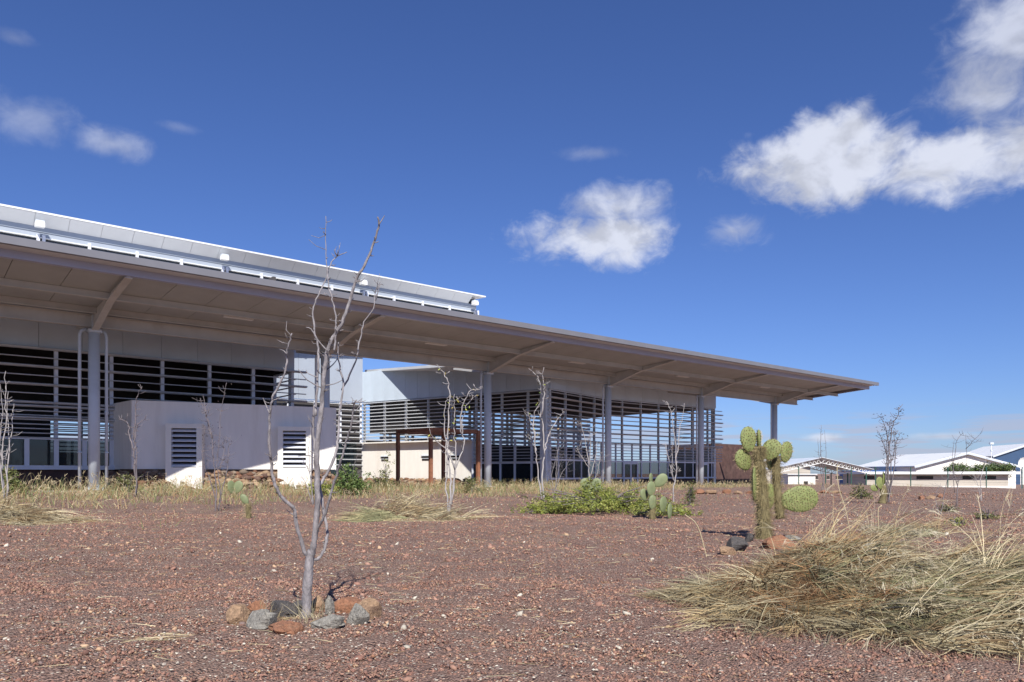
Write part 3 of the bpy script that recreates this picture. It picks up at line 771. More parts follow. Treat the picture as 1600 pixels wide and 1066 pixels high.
def gable(name, label, xl, xr, y0, y1, zb, ze, za, wallm, roofm, dx=0.0, over=.6):
    xm = (xl + xr) / 2; hw = (xr - xl) / 2
    o = empty(name, (xm, y0, zb)); tag(o, label, 'building')
    L_ = y1 - y0; e, a = ze - zb, za - zb
    vs = [(-hw, 0, -.5), (hw, 0, -.5), (hw, 0, e), (0, 0, a), (-hw, 0, e)]
    w = MB(); w.add(vs + [(q[0] + dx, L_, q[2]) for q in vs], [(0, 1, 2, 3, 4), (9, 8, 7, 6, 5), (0, 4, 9, 5), (1, 6, 7, 2), (4, 3, 8, 9), (3, 2, 7, 8)])
    w.build('wall', wallm, o)
    for sg in (-1, 1):
        k = (hw + over) / hw; ze_ = a - (a - e) * k
        r_ = MB(); r_.hexa([(0, -over, a + .02), (sg * hw * k, -over, ze_ + .02), (sg * hw * k + dx, L_, ze_ + .02), (dx, L_, a + .02)],
                           [(0, -over, a + .2), (sg * hw * k, -over, ze_ + .2), (sg * hw * k + dx, L_, ze_ + .2), (dx, L_, a + .2)])
        rf = r_.build('roof', roofm, o)
        t_ = MB(); t_.hexa([(0, -over - .08, a - .22), (sg * hw * k, -over - .08, ze_ - .22), (sg * hw * k, -over - .01, ze_ - .22), (0, -over - .01, a - .22)],
                           [(0, -over - .08, a + .1), (sg * hw * k, -over - .08, ze_ + .1), (sg * hw * k, -over - .01, ze_ + .1), (0, -over - .01, a + .1)])
        t_.build('verge_trim', 'steel_grey', rf)
    return o, hw
h2, hw = gable('white_hall', 'white gabled hall with grey verge rising behind the low beige building', 74.6, 93.0, 140, 160, -1.8, 2.55, 4.95, 'plaster_white', 'white_roof', -2.0)
MB().box(-hw - 9.0, -hw, 6, 12, 0, 3.6).build('side_wing', 'blue_paint', h2)
MB().box(-3.2, -2.4, -.05, .02, 2.7, 3.9).build('window', 'dark_slot', h2)
h3, hw = gable('blue_hall', 'large hall with dark blue glazed gable and white roof', 127, 146, 200, 226, -1.9, 5.8, 9.0, 'blue_glass', 'white_roof', 4.0, .5)
for k in (-6.5, -2.5, 1.5, 5.5): MB().box(k, k + .9, -.12, .02, 0, 8.0 - abs(k) * .35).build('pier', 'plaster', h3)
h4, hw = gable('white_shed', 'white roofed shed seen over the open truss shelter', 45.0, 59.0, 150, 168, -1.8, 2.7, 4.3, 'far_wall', 'white_roof', -3.0)

# open truss shelter
sx, sy = 40.8, 100.0
sh_ = empty('truss_shelter', (sx, sy, tz(sx, sy))); tag(sh_, 'open shelter of white lattice trusses with green posts', 'shelter')
zb = tz(sx, sy); ea, ap, hs = 1.72 - zb, 3.22 - zb, 6.5
tr = MB()
n = 12
for sg in (-1, 1):
    for i in range(n):
        x0, x1 = sg * hs * i / n, sg * hs * (i + 1) / n
        za, zc = ap - (ap - ea) * i / n, ap - (ap - ea) * (i + 1) / n
        tr.tube([(x0, 0, za), (x1, 0, zc)], .06, 5); tr.tube([(x0, 0, za - .62), (x1, 0, zc - .62)], .06, 5)
        tr.tube([(x0, 0, za - .62), (x1, 0, zc)], .045, 4); tr.tube([(x1, 0, zc), (x1, 0, zc - .62)], .04, 4)
trm = tr.mesh('truss', 'lamp_white')
for q in (0, 5.5, 11): place('truss', trm, sh_, (0, q, 0))
for sg in (-1, 1):
    MB().hexa([(0, -.3, ap + .07), (sg * (hs + .3), -.3, ea), (sg * (hs + .3), 11.3, ea), (0, 11.3, ap + .07)], [(0, -.3, ap + .13), (sg * (hs + .3), -.3, ea + .06), (sg * (hs + .3), 11.3, ea + .06), (0, 11.3, ap + .13)]).build('roof', 'steel_grey', sh_)
pm = MB().tube([(0, 0, -.3), (0, 0, ea - .45)], .09, 8).mesh('post', 'green_paint')
for sg in (-1, 1):
    for q in (0, 5.5, 11): place('post', pm, sh_, (sg * 5.9, q, 0))
# wire fence with green posts
fn = empty('wire_fence', (48, 80, tz(48, 80))); tag(fn, 'wire fence on thin dark green posts in front of the low buildings', 'fence')
fz = tz(48, 80); prev = None
for u in (1219, 1248, 1290, 1330, 1368, 1423, 1481, 1541, 1597, 1655):
    y = 80.0 + (u - 1400) * .012; x = (u - 800) / F * y; z = tz(x, y)
    MB().tube([(0, 0, -.2), (0, 0, 1.9 - z)], .055, 8).build('post', 'green_paint', fn, (x - 48, y - 80, z - fz))
    if prev:
        b = MB()
        for q in np.linspace(.1, 1.0, 7):
            b.tube([(prev[0] - 48, prev[1] - 80, prev[2] + (1.85 - prev[2]) * q - fz), (x - 48, y - 80, z + (1.85 - z) * q - fz)], .008, 3)
        b.build('wire', 'green_paint', fn)
    prev = (x, y, z)
# dish and lamp mast
dx, dy = (1592 - 800) / F * 112, 112
ds = empty('satellite_dish', (dx, dy, -1.75)); tag(ds, 'white satellite dish by the low flat roofed building', 'dish')
b = MB(); rings = []
for i in range(7):
    r_ = .92 * i / 6 + .001; rings.append([(r_ * math.cos(t), -.9 + .3 * (r_ / .9) ** 2 * -1, 4.4 + r_ * math.sin(t)) for t in np.linspace(0, 6.283, 25)[:-1]])
vs = [p for rg in rings for p in rg]
b.add(vs, [(i * 24 + k, i * 24 + (k + 1) % 24, (i + 1) * 24 + (k + 1) % 24, (i + 1) * 24 + k) for i in range(6) for k in range(24)])
b.build('reflector', 'lamp_white', ds, smooth=True)
MB().tube([(0, -.6, -.3), (0, -.6, 4.4)], .08, 8).build('mast', 'steel_grey', ds)
MB().tube([(0, -1.15, 4.4), (0, -2.0, 4.5)], .03, 6).build('feed_arm', 'steel_grey', ds)
mx_, my_ = (1549 - 800) / F * 150, 150
ms = empty('lamp_mast', (mx_, my_, -1.75)); tag(ms, 'thin lamp mast with small flood lamp standing among the halls', 'lamp mast')
MB().tube([(0, 0, -.3), (0, 0, 9.0)], .07, 8).build('mast', 'lamp_white', ms)
MB().box(-.35, .35, -.25, .2, 8.7, 9.1).build('flood_lamp', 'steel_grey', ms)
MB().box(-.14, .14, -.14, .14, 7.3, 7.6).build('camera_box', 'steel_grey', ms)

# ------------------------------------------------------------------ bare saplings
rnd = random.Random(11)
def P(u, v, y, dy=0.0):
    """photo pixel at distance y -> point"""
    y = y + dy
    return Vector(((u - 800) / F * y, y, CAMZ + (740 - v) / F * y))
def resample(pts, step):
    out = [pts[0]]
    for a, b in zip(pts[:-1], pts[1:]):
        n_ = max(1, int((b - a).length / step))
        for i in range(1, n_ + 1): out.append(a.lerp(b, i / n_))
    return out
def catmull(pts, k=4):
    if len(pts) < 3: return pts
    out = []
    ext = [pts[0] * 2 - pts[1]] + pts + [pts[-1] * 2 - pts[-2]]
    for i in range(1, len(ext) - 2):
        p0, p1, p2, p3 = ext[i - 1:i + 3]
        for j in range(k):
            t = j / k
            out.append(.5 * ((2 * p1) + (p2 - p0) * t + (2 * p0 - 5 * p1 + 4 * p2 - p3) * t * t + (3 * p1 - p0 - 3 * p2 + p3) * t ** 3))
    out.append(pts[-1]); return out
def branch(mb, pts, r0, r1, seg=9, wob=.0, k=4):
    q = catmull([Vector(p) for p in pts], k); n_ = len(q)
    rad = []
    for i in range(n_):
        t = i / (n_ - 1); r_ = r0 + (r1 - r0) * t
        rad.append(r_ * (1 + rnd.uniform(-.10, .12)))
        if wob and 0 < i < n_ - 1: q[i] = q[i] + Vector((rnd.gauss(0, wob), rnd.gauss(0, wob), rnd.gauss(0, wob * .4)))
    mb.tube(q, rad, seg); return q
def twigs(mb, q, n_, ln, r_, up=.5):
    for _ in range(n_):
        i = rnd.randrange(len(q) // 4, len(q) - 1); p = q[i]; t = (q[i + 1] - q[i]).normalized()
        d = Vector((rnd.uniform(-1, 1), rnd.uniform(-1, 1), rnd.uniform(-.1, up))).normalized()
        d = (d - t * d.dot(t) * .6).normalized(); l_ = ln * rnd.uniform(.35, 1.2)
        mid = p + d * l_ * .55; tip = mid + (d + Vector((0, 0, .45)) + Vector((rnd.gauss(0, .25), rnd.gauss(0, .25), 0))).normalized() * l_ * .5
        mb.tube([p, mid, tip], [r_, r_ * .8, r_ * .6], 5)
        if rnd.random() < .5: mb.tube([mid, mid + Vector((rnd.gauss(0, .3), rnd.gauss(0, .3), .5)).normalized() * l_ * .3], [r_ * .7, r_ * .5], 4)

# the near sapling, traced branch by branch, each leaning its own way in depth
TY = 6.24
tb = Vector(((479 - 800) / F * TY, TY, 0)); tb.z = tz(tb.x, tb.y)
nt = empty('bare_tree', tb)
tag(nt, 'tall leafless grey sapling with upswept branches growing inside a ring of stones', 'tree')
def tr_(pix, d0, d1):
    n_ = len(pix); return [P(u, v, TY, d0 + (d1 - d0) * i / (n_ - 1)) - tb for i, (u, v) in enumerate(pix)]
b = MB()
trunk_pts = [(478, 985), (478, 968), (479, 945), (480, 920), (482, 897), (484, 872), (487, 860)]
branch(b, tr_(trunk_pts, 0, 0), .041, .033, 14, .0015)
main = [(485, 872), (488, 860), (491.5, 839), (495.7, 797), (496, 757), (495, 712), (498.5, 670), (502, 642), (504.7, 601), (508, 573), (512.5, 545), (524, 522), (535, 503), (546, 472), (555, 441), (566, 421), (577, 399), (586, 373), (592, 351), (590, 339)]
qm = branch(b, tr_(main, 0, -.25), .026, .006, 11, .002)
twigs(b, qm, 22, .06, .0045)
trunk = b.build('trunk', 'bark_pale', nt, smooth=True)
BR = [([(483, 874), (478, 866), (470, 845), (463, 817), (460.5, 798), (455, 790), (442, 779), (432, 763), (426, 741), (422.5, 712), (421, 684), (421, 656), (422.5, 639), (426, 621), (437, 600), (448, 571), (448, 551), (452, 534), (456, 521)], -.0, -.45, .021, .006),
      ([(487, 874), (495, 874), (503, 867), (509, 850), (511, 831), (508, 811), (503, 783), (500, 760), (496, 735), (491, 700), (489.5, 660), (491, 634)], .02, .22, .017, .011),
      ([(493, 650), (495, 618), (497, 573), (497, 545), (491.5, 517), (488.6, 489), (493, 472), (500, 455), (510, 435), (514, 418), (524, 403), (542, 394)], .1, .45, .013, .004),
      ([(522, 548), (524, 530), (525, 514), (524, 489), (519.6, 469), (515, 452), (512.5, 432), (510, 404), (509, 376), (509, 338)], -.2, .15, .010, .003),
      ([(497, 760), (503, 752), (512, 738), (524, 712), (528, 684), (529.5, 664), (532, 636), (536.5, 605), (531, 573), (528, 553), (529, 535)], 0, .35, .017, .006),
      ([(534, 610), (546, 587), (557.6, 556), (563, 528), (569, 503), (583, 483), (587, 458), (594, 441)], .3, .5, .010, .004),
      ([(492, 838), (499, 821), (508, 802), (518, 769), (528, 735), (535, 715), (541, 690), (549, 662), (553, 636), (557, 625)], 0, -.4, .015, .006)]
for pix, d0, d1, r0, r1 in BR:
    b = MB(); q = branch(b, tr_(pix, d0, d1), r0 * .82, r1 * .85, 9, .003)
    twigs(b, q, 10, .065, .0042); twigs(b, q[-9:], 4, .13, .003, 1.0)
    b.build('branch', 'bark_pale', nt, smooth=True)
b = MB()
for pix, d in (([(592, 351), (596, 345), (601, 337)], -.25), ([(421, 646), (416, 634), (411, 622)], -.3), ([(448, 553), (443, 548), (437, 546)], -.42), ([(556, 628), (563, 629), (571, 626)], -.4),
               ([(463, 808), (456, 803), (448, 797)], -.1), ([(424, 715), (414, 708)], -.25), ([(425, 720), (431, 714), (435, 709)], -.25), ([(502, 606), (480, 594), (466, 577)], -.1), ([(497, 590), (482, 584), (478, 578)], .1),
               ([(505, 603), (522, 600), (535, 594)], -.1), ([(556, 440), (565, 439), (570, 434)], -.25), ([(511, 548), (497, 532), (486, 514), (478, 512)], -.15), ([(510, 560), (504, 554), (497, 550)], -.1), ([(508, 580), (520, 570), (528, 560)], 0),
               ([(587, 470), (594, 445), (599, 446)], .45), ([(496, 720), (484, 712), (466, 713)], .0)):
    b = MB(); branch(b, tr_(pix, d, d + .04), .0055, .0028, 6, 0, 2); b.build('twig', 'bark_pale', nt, smooth=True)

def sapling(u, v, y, stems, m, label, r0=.03, tw=4, tl=.35, leaf=None, group=None):
    """stems: lists of photo pixels from foot to tip"""
    base = P(u, v, y); base.z = tz(base.x, base.y)
    o = empty('bare_tree', base); tag(o, label, 'tree', group)
    tips = []
    for i, st in enumerate(stems):
        dd = rnd.uniform(-.55, .55) * min(1, y / 25); b = MB()
        pts = [P(uu, vv, y, dd * j / max(1, len(st) - 1)) - base for j, (uu, vv) in enumerate(st)]
        pts[0] = Vector((rnd.gauss(0, r0), rnd.gauss(0, r0), -.1)) if abs(st[0][1] - v) < 6 else pts[0]
        rr = r0 * (.62 if i == 0 else .48)
        q = branch(b, pts, rr, rr * .3, 7, r0 * .35)
        twigs(b, q, tw + 5, tl, rr * .38, .8)
        b.build('trunk' if i == 0 else 'branch', m, o, smooth=True); tips += q[len(q) // 2:]
    if leaf:
        b = MB()
        for _ in range(leaf[1]):
            p = rnd.choice(tips) + Vector((rnd.gauss(0, .09), rnd.gauss(0, .09), rnd.gauss(0, .06)))
            a = Vector((rnd.gauss(0, 1), rnd.gauss(0, 1), rnd.gauss(0, 1))).normalized() * leaf[2]; c_ = a.orthogonal().normalized() * leaf[2] * .5
            b.add([p - a, p + c_, p + a, p - c_], [(0, 1, 2, 3)], tuple(k * rnd.uniform(.7, 1.3) for k in leaf[0]))
        b.build('leaves', 'leaf', o)
    return o
sapling(702, 805, 21.5, [[(702, 805), (704, 770), (702, 735), (699, 700), (700, 660), (703, 625), (700, 600), (694, 585), (686, 575)], [(700, 800), (697, 765), (699, 730), (697, 690), (694, 655), (697, 628), (702, 618)],
                         [(706, 800), (707, 770), (711, 735), (722, 705), (724, 680), (722, 655), (732, 630), (745, 617)], [(705, 790), (710, 740), (712, 700), (709, 670), (711, 640), (710, 616)], [(711, 735), (700, 705), (682, 690), (676, 682)],
                         [(722, 680), (720, 655), (725, 630), (735, 612), (746, 608)]], 'bark_white', 'pale multi stemmed bare sapling in front of the rusty frame', .05, 3, .3, ((.30, .28, .06), 25, .05))
sapling(848, 774, 31, [[(848, 774), (847, 745), (850, 715), (849, 680), (846, 650), (847, 620), (843, 598), (838, 586), (826, 576)], [(847, 770), (841, 735), (837, 705), (834, 672), (828, 655), (825, 644)], [(851, 710), (855, 690), (862, 670), (872, 655), (880, 643)],
                       [(846, 650), (850, 615), (848, 595), (850, 574)], [(838, 705), (833, 690), (826, 680)], [(836, 690), (834, 660), (837, 640), (845, 628)]], 'bark_white', 'white barked bare sapling behind the green shrub, beside the corner of the louvres', .06, 4, .35, ((.30, .27, .08), 30, .06))
sapling(868, 772, 33, [[(868, 772), (869, 740), (871, 710), (868, 690), (865, 680)], [(866, 770), (862, 745), (867, 722), (873, 700), (876, 690)], [(869, 760), (878, 740), (887, 725), (893, 711)], [(867, 765), (872, 735), (880, 712)], [(865, 768), (858, 750), (850, 735)]], 'bark_pale', 'low twiggy grey bush with fine bare stems next to the white sapling', .028, 7, .5)
sapling(922, 770, 34, [[(922, 770), (920, 735), (918, 712), (914, 690), (910, 672), (907, 660)], [(921, 730), (923, 700), (922, 680), (926, 665)], [(922, 745), (930, 715), (933, 690)], [(920, 730), (908, 712), (900, 700)], [(924, 760), (933, 740), (938, 715), (941, 706)], [(922, 765), (936, 750), (944, 738)]], 'bark_white', 'pale bare sapling fanning out behind the small twin padded cactus', .04, 6, .45)
sapling(1053, 782, 30, [[(1053, 782), (1053, 760), (1057, 735), (1056, 715), (1055, 690), (1051, 665), (1049, 645), (1041, 627)], [(1054, 752), (1050, 735), (1051, 712), (1050, 690)], [(1056, 716), (1060, 700), (1061, 675), (1066, 652), (1069, 630)], [(1052, 750), (1046, 725), (1042, 705), (1040, 692)], [(1057, 738), (1049, 727)]], 'bark_white', 'slender white bare sapling growing in front of the straight louvred wing', .045, 3, .3)
sapling(211, 773, 29, [[(211, 773), (211, 740), (209, 715), (210, 690), (213, 668), (222, 658), (231, 648)], [(212, 770), (214, 735), (212, 700), (208, 672)], [(209, 705), (202, 680), (198, 660), (184, 655)], [(210, 690), (212, 640), (214, 620), (222, 604)]], 'bark_dark', 'dark barked thin sapling before the left corner of the rendered box', .055, 4, .3)
sapling(340, 792, 23, [[(340, 792), (338, 765), (336, 740), (333, 712), (332, 690), (327, 665), (318, 640), (313, 622)], [(341, 790), (344, 760), (339, 730), (342, 690), (345, 650), (350, 620), (354, 598)], [(338, 785), (328, 750), (318, 722), (316, 690), (320, 674)], [(342, 785), (350, 755), (356, 730), (357, 700), (360, 680)], [(344, 735), (350, 705), (346, 688)],
                         [(331, 685), (322, 650), (317, 618)]], 'bark_dark', 'dark many stemmed bare sapling between the two louvred vent pillars', .035, 7, .35, ((.05, .035, .03), 60, .03))
sapling(6, 765, 27, [[(6, 765), (3, 725), (6, 690), (10, 655), (8, 620), (9, 580)], [(4, 760), (9, 720), (16, 690), (20, 655), (22, 630)], [(8, 762), (14, 700), (12, 660), (13, 612)], [(2, 760), (0, 700), (4, 650), (0, 600)], [(5, 720), (-6, 680), (-8, 640)]], 'bark_white', 'clump of pale bare stems standing before the left hall windows', .05, 4, .35)
sapling(490, 778, 27, [[(490, 778), (486, 750), (480, 730), (470, 722)], [(489, 775), (484, 735), (483, 700), (486, 668)], [(491, 775), (478, 755), (466, 738)]], 'bark_pale', 'small bare sapling behind the tall grey sapling, by the right vent pillar', .03, 4, .3)
sapling(1388, 778, 30, [[(1388, 778), (1387, 745), (1389, 715), (1391, 690), (1395, 665), (1402, 650), (1405, 636)], [(1390, 776), (1393, 740), (1390, 705), (1386, 675), (1378, 655), (1372, 650)], [(1386, 776), (1384, 740), (1386, 715), (1380, 690), (1370, 672)], [(1392, 775), (1397, 735), (1400, 700), (1406, 675)], [(1389, 770), (1386, 720), (1388, 680), (1392, 655)], [(1387, 730), (1398, 705), (1396, 672)]],
        'bark_dark', 'dark sapling with a few dead leaf clusters beside the far right cactus', .05, 7, .35, ((.045, .03, .028), 150, .05))
sapling(1284, 764, 46, [[(1284, 764), (1286, 735), (1282, 705), (1283, 680), (1283, 664)], [(1285, 760), (1289, 730), (1290, 700), (1288, 672)], [(1284, 745), (1280, 715), (1278, 685)]], 'bark_dark', 'two stemmed thin dark sapling rising over the truss shelter', .04, 5, .3)
sapling(1494, 790, 27, [[(1494, 790), (1496, 760), (1490, 735), (1493, 705), (1497, 685), (1506, 676)], [(1493, 788), (1498, 750), (1509, 730), (1510, 700), (1509, 678)], [(1509, 702), (1520, 690), (1536, 674)], [(1492, 770), (1488, 730), (1489, 700), (1492, 688)]], 'bark_dark', 'fine bare grey sapling in front of the white gabled hall', .025, 6, .35)
sapling(1535, 778, 34, [[(1535, 778), (1532, 750), (1537, 730), (1543, 712)], [(1534, 775), (1526, 752), (1520, 740)]], 'bark_white', 'short pale twiggy sapling by the fence in front of the beige building', .03, 6, .45)
sapling(1468, 800, 22, [[(1468, 800), (1476, 770), (1482, 745), (1487, 730)], [(1467, 797), (1462, 775), (1470, 755)]], 'bark_pale', 'leaning dry twig sapling on the red slope at right', .02, 6, .3)

# ------------------------------------------------------------------ stones
def rock(name, label, x, y, rx, ry, rz_, m, seed, rot=0.0, up=.35, rough=.34):
    rr = random.Random(seed); n1, n2 = 22, 14
    off = Vector((rr.uniform(0, 50), rr.uniform(0, 50), rr.uniform(0, 50))); vs = []
    cuts = [(Vector((rr.gauss(0, 1), rr.gauss(0, 1), rr.gauss(.3, .7))).normalized(), rr.uniform(.5, .85)) for _ in range(11)]
    for i in range(n2 + 1):
        th = math.pi * i / n2
        for k in range(n1):
            a = 2 * math.pi * k / n1
            d = Vector((math.sin(th) * math.cos(a), math.sin(th) * math.sin(a), math.cos(th)))
            p = d * (1 + rough * mnoise.noise(d * 1.4 + off) + rough * .55 * mnoise.noise(d * 4 + off) + rough * .3 * mnoise.noise(d * 9 + off))
            for nn, h in cuts:
                e = p.dot(nn) - h
                if e > 0: p = p - nn * e * .93
            vs.append((p.x * rx, p.y * ry, p.z * rz_))
    fs = [(i * n1 + k, (i + 1) * n1 + k, (i + 1) * n1 + (k + 1) % n1, i * n1 + (k + 1) % n1) for i in range(n2) for k in range(n1)]
    b = MB(); b.add(vs, fs)
    o = b.build(name, m, None, (x, y, tz(x, y) + rz_ * up), rot); tag(o, label, 'stone')
    return o
def rpx(label, u, v, w, h, m, seed, rot=0, dep=.8, up=.42, rough=.36):
    """stone whose foot is at a pixel; size in photo pixels"""
    x, y, z = ground_at(u, v); k = y / F
    rock('stone', label, x, y + w * k * dep * .4, w * k / 2, w * k * dep / 2, h * k / 2 * 1.12, m, seed, rot, up, rough)
rpx('brown flat topped stone block with a pale top in the tree ring', 366, 978, 46, 40, 'rock_tan', 3, .1, .8)
rpx('grey tan boulder leaning on the stone ring by the tree', 402, 988, 62, 38, 'rock_grey', 4, -.3, .8)
rpx('flat rust red stone at the front of the tree ring', 449, 994, 64, 24, 'rock_rust', 5, 0, .8)
rpx('pale grey knobbly stone at the foot of the sapling', 511, 986, 60, 30, 'rock_grey', 6, .1, .6)
rpx('light grey pitted stone joining the brown boulder in the ring', 556, 978, 40, 38, 'rock_grey', 7, .4, .7, .5, .3)
rpx('large orange brown boulder at the right of the tree ring', 568, 968, 60, 38, 'rock_tan', 8, -.3, .9)
rpx('brown boulder at the back of the ring behind the orange one', 545, 960, 56, 34, 'rock_rust', 9, .2, .8)
rpx('black porous lava stone at the back of the tree ring', 437, 966, 52, 36, 'rock_black', 10, .1, .8, .5, .35)
rpx('dark lava stone tucked behind the sapling trunk', 466, 962, 40, 34, 'rock_black', 11, .5, .8, .5, .35)
rpx('small rusty stone between block and lava stone', 396, 966, 34, 30, 'rock_rust', 12, .5, .8)
rpx('upright split stone with a pale rim behind the trunk', 514, 962, 24, 34, 'rock_grey', 13, .9, .5)
rpx('tan stone right behind the sapling trunk in the ring', 494, 955, 30, 32, 'rock_tan', 14, .2, .8)
rpx('black lava stone beside the big cactus, with a dark hollow', 1152, 862, 44, 30, 'rock_black', 15, .2, .8, .5, .35)
rpx('tan stone in front of the lava stone by the big cactus', 1138, 868, 30, 22, 'rock_tan', 16, .2, .8)
rpx('flat orange slab lying right of the big cactus foot', 1228, 858, 70, 22, 'rock_rust', 17, .1, .8)
rpx('small dark stone left of the big cactus foot', 1172, 848, 18, 20, 'rock_black', 18, .1, .8)
rpx('grey rounded stone behind the orange slab by the cactus', 1240, 846, 32, 14, 'rock_grey', 19, .1, .8)
for i, (u, v, w, h) in enumerate([(1092, 769, 22, 9), (1112, 769, 24, 8), (1134, 768, 20, 9), (1153, 769, 22, 8), (1172, 769, 18, 8), (1076, 771, 14, 7)]):
    x, y, z = ground_at(u, v + 3); k = y / F
    o = rock('stone', 'rust brown edging stone in the row before the straight louvred wing', x, y, w * k / 2, w * k * .4, h * k / 2, ['rock_rust', 'rock_tan'][i % 2], 40 + i, .2 * i, .6); o['group'] = 'edging stones before the right wing'
for i, (u, v, w, h) in enumerate([(1288, 768, 16, 7), (1306, 768, 18, 7), (1440, 777, 14, 7), (1455, 777, 18, 8), (1468, 775, 14, 9)]):
    x, y, z = ground_at(u, v + 3); k = y / F
    o = rock('stone', 'rust brown stone heaped on the red slope in front of the fence', x, y, w * k / 2, w * k * .4, h * k / 2, ['rock_rust', 'rock_tan'][i % 2], 60 + i, .2 * i, .6); o['group'] = 'stones before the fence'

# ------------------------------------------------------------------ prickly pears
def pad_mesh(w, h, t, m, seed, name='pad'):
    rr = random.Random(seed); b = MB(); n1, n2 = 24, 14; vs = []
    for i in range(n2 + 1):
        th = math.pi * i / n2; zz = -math.cos(th); r_ = math.sin(th)
        wid = r_ * (1.0 + .13 * zz)
        for k in range(n1):
            a = 2 * math.pi * k / n1
            vs.append((wid * math.cos(a) * w / 2, r_ ** .8 * math.sin(a) * t / 2 * (1 + .08 * rr.uniform(-1, 1)), (zz + 1) * h / 2))
    fs = [(i * n1 + k, i * n1 + (k + 1) % n1, (i + 1) * n1 + (k + 1) % n1, (i + 1) * n1 + k) for i in range(n2) for k in range(n1)]
    b.add(vs, fs)
    return b.mesh(name, m, True)
def spine_mesh(w, h, t, seed, dens=.034, ln=.018, m='spine', rad=.0026, knob=True):
    rr = random.Random(seed); b = MB()
    nz_ = max(3, int(h / dens)); nx_ = max(2, int(w / dens))
    for i in range(nz_):
        for k in range(nx_ + 1):
            zz = -1 + 2 * (i + .5) / nz_; xx = -1 + 2 * (k + (.5 if i % 2 else 0)) / nx_
            zz = max(-.97, min(.97, zz + rr.gauss(0, .35 / nz_))); xx += rr.gauss(0, .35 / nx_)
            wd = math.sqrt(max(0, 1 - zz * zz)) * (1 + .13 * zz)
            if abs(xx) > wd * .98: continue
            q = max(0.0, 1 - (xx / max(wd, 1e-3)) ** 2)
            dy_ = (math.sqrt(max(0, 1 - zz * zz)) ** .8) * math.sqrt(q) * t / 2
            for sg in (-1, 1):
                p = Vector((xx * w / 2, sg * dy_, (zz + 1) * h / 2))
                if knob:
                    b.tube([p - Vector((0, sg * .002, 0)), p + Vector((0, sg * .006, 0))], [rad * 2.4, rad * 1.2], 5)
                for _ in range(3 if ln else 0):
                    d = Vector((rr.gauss(0, .6) + xx * .8, sg, rr.gauss(0, .6) + zz * .5)).normalized()
                    b.tube([p, p + d * ln * rr.uniform(.6, 1.6)], [rad * .7, rad * .25], 3)
    # rim
    for k in range(int((w + h) * 2.2 / dens) if ln else 0):
        a = rr.uniform(0, 6.283); zz = math.sin(a); xx = math.cos(a) * (1 + .13 * zz)
        p = Vector((xx * w / 2, 0, (zz + 1) * h / 2)); d = Vector((xx, rr.gauss(0, .35), zz)).normalized()
        b.tube([p, p + d * ln * rr.uniform(.8, 1.7)], [rad * .7, rad * .25], 3)
    return b.mesh('spines', m)
def cactus(label, base, trunk, pads, m='pad_green', tr=.075, hair=900, detail=True, spm='spine_trunk', hl=.09):
    """trunk: polyline offsets; pads: (offset of pad foot, tilt towards x, turn about z, w, h, t)"""
    o = empty('prickly_pear', base); tag(o, label, 'cactus')
    for (pts, r0, r1, hn) in trunk:
        b = MB(); q = branch(b, pts, r0, r1, 12, r0 * .05); tk = b.build('trunk', 'cactus_trunk', o, smooth=True)
        if hn:
            b = MB()
            for _ in range(hn):
                i = rnd.randrange(len(q) - 1); p = q[i].lerp(q[i + 1], rnd.random()); t_ = i / (len(q) - 1); rr_ = r0 + (r1 - r0) * t_
                a = rnd.uniform(0, 6.283); n_ = Vector((math.cos(a), math.sin(a), 0)); p = p + n_ * rr_ * .92
                d = (n_ * rnd.uniform(.5, 1.1) + Vector((rnd.gauss(0, .35), rnd.gauss(0, .35), rnd.uniform(-.9, .35)))).normalized(); l_ = hl * rnd.uniform(.5, 1.4)
                b.tube([p, p + d * l_ * .6, p + (d + Vector((0, 0, -.2))) * l_], [.0027, .002, .0008], 3)
            b.build('spines', spm, tk)['kind'] = 'stuff'
    for i, (off, tilt, turn, lean, w, h, t) in enumerate(pads):
        t *= .6
        pm_ = pad_mesh(w, h, t, m, i + 5)
        po = place('pad', pm_, o, off); po.rotation_euler = (lean, tilt, turn)
        if detail:
            place('areoles', spine_mesh(w, h, t, i + 9, .047, .0, 'areole', .0048), po)['kind'] = 'stuff'; place('spines', spine_mesh(w, h, t, i + 9, .047, .032, 'spine', .0036, False), po)['kind'] = 'stuff'
    return o
# the big one: metres per photo pixel at its distance
cx, cy, cz = ground_at(1195, 843); K = cy / F
def q_(u, v, d=0.0): return ((u - 1195) * K, d, (843 - v) * K)
def padc(u, v, d, t, turn, w, h):
    """pad given by its middle; returns its foot"""
    h_, w_ = h * K, w * K; c_ = Vector(((u - 1195) * K, d, (843 - v) * K))
    return (tuple(c_ - Vector((math.sin(t) * math.cos(turn), math.sin(t) * math.sin(turn), math.cos(t))) * h_ / 2), t, turn, 0, w_, h_, .13)
big = cactus('tall prickly pear with hairy trunk and broad yellow green pads behind dry grass heap', (cx, cy, cz),
    [([q_(1194, 850), q_(1194, 822), q_(1191, 785), q_(1188, 750), q_(1186, 715), q_(1186, 698)], .125, .075, 2600),
     ([q_(1229, 812, .3), q_(1226, 790, .3), q_(1223, 760, .3), q_(1222, 735, .3), q_(1222, 712, .3)], .075, .065, 800)],
    [padc(1168, 687, -.05, -.08, .2, 27, 40), padc(1187, 686, .05, .15, 1.25, 23, 29), padc(1162, 719, .0, -.7, .4, 30, 36), padc(1176, 756, -.10, -.05, 1.15, 28, 54),
     padc(1208, 703, .1, .6, -.2, 29, 35), padc(1238, 706, .3, .4, .55, 27, 35), padc(1211, 724, .3, -.5, .9, 18, 22), padc(1210, 777, .28, .1, .3, 23, 42), padc(1257, 781, .26, 1.45, .0, 42, 62)],
    hl=.085)
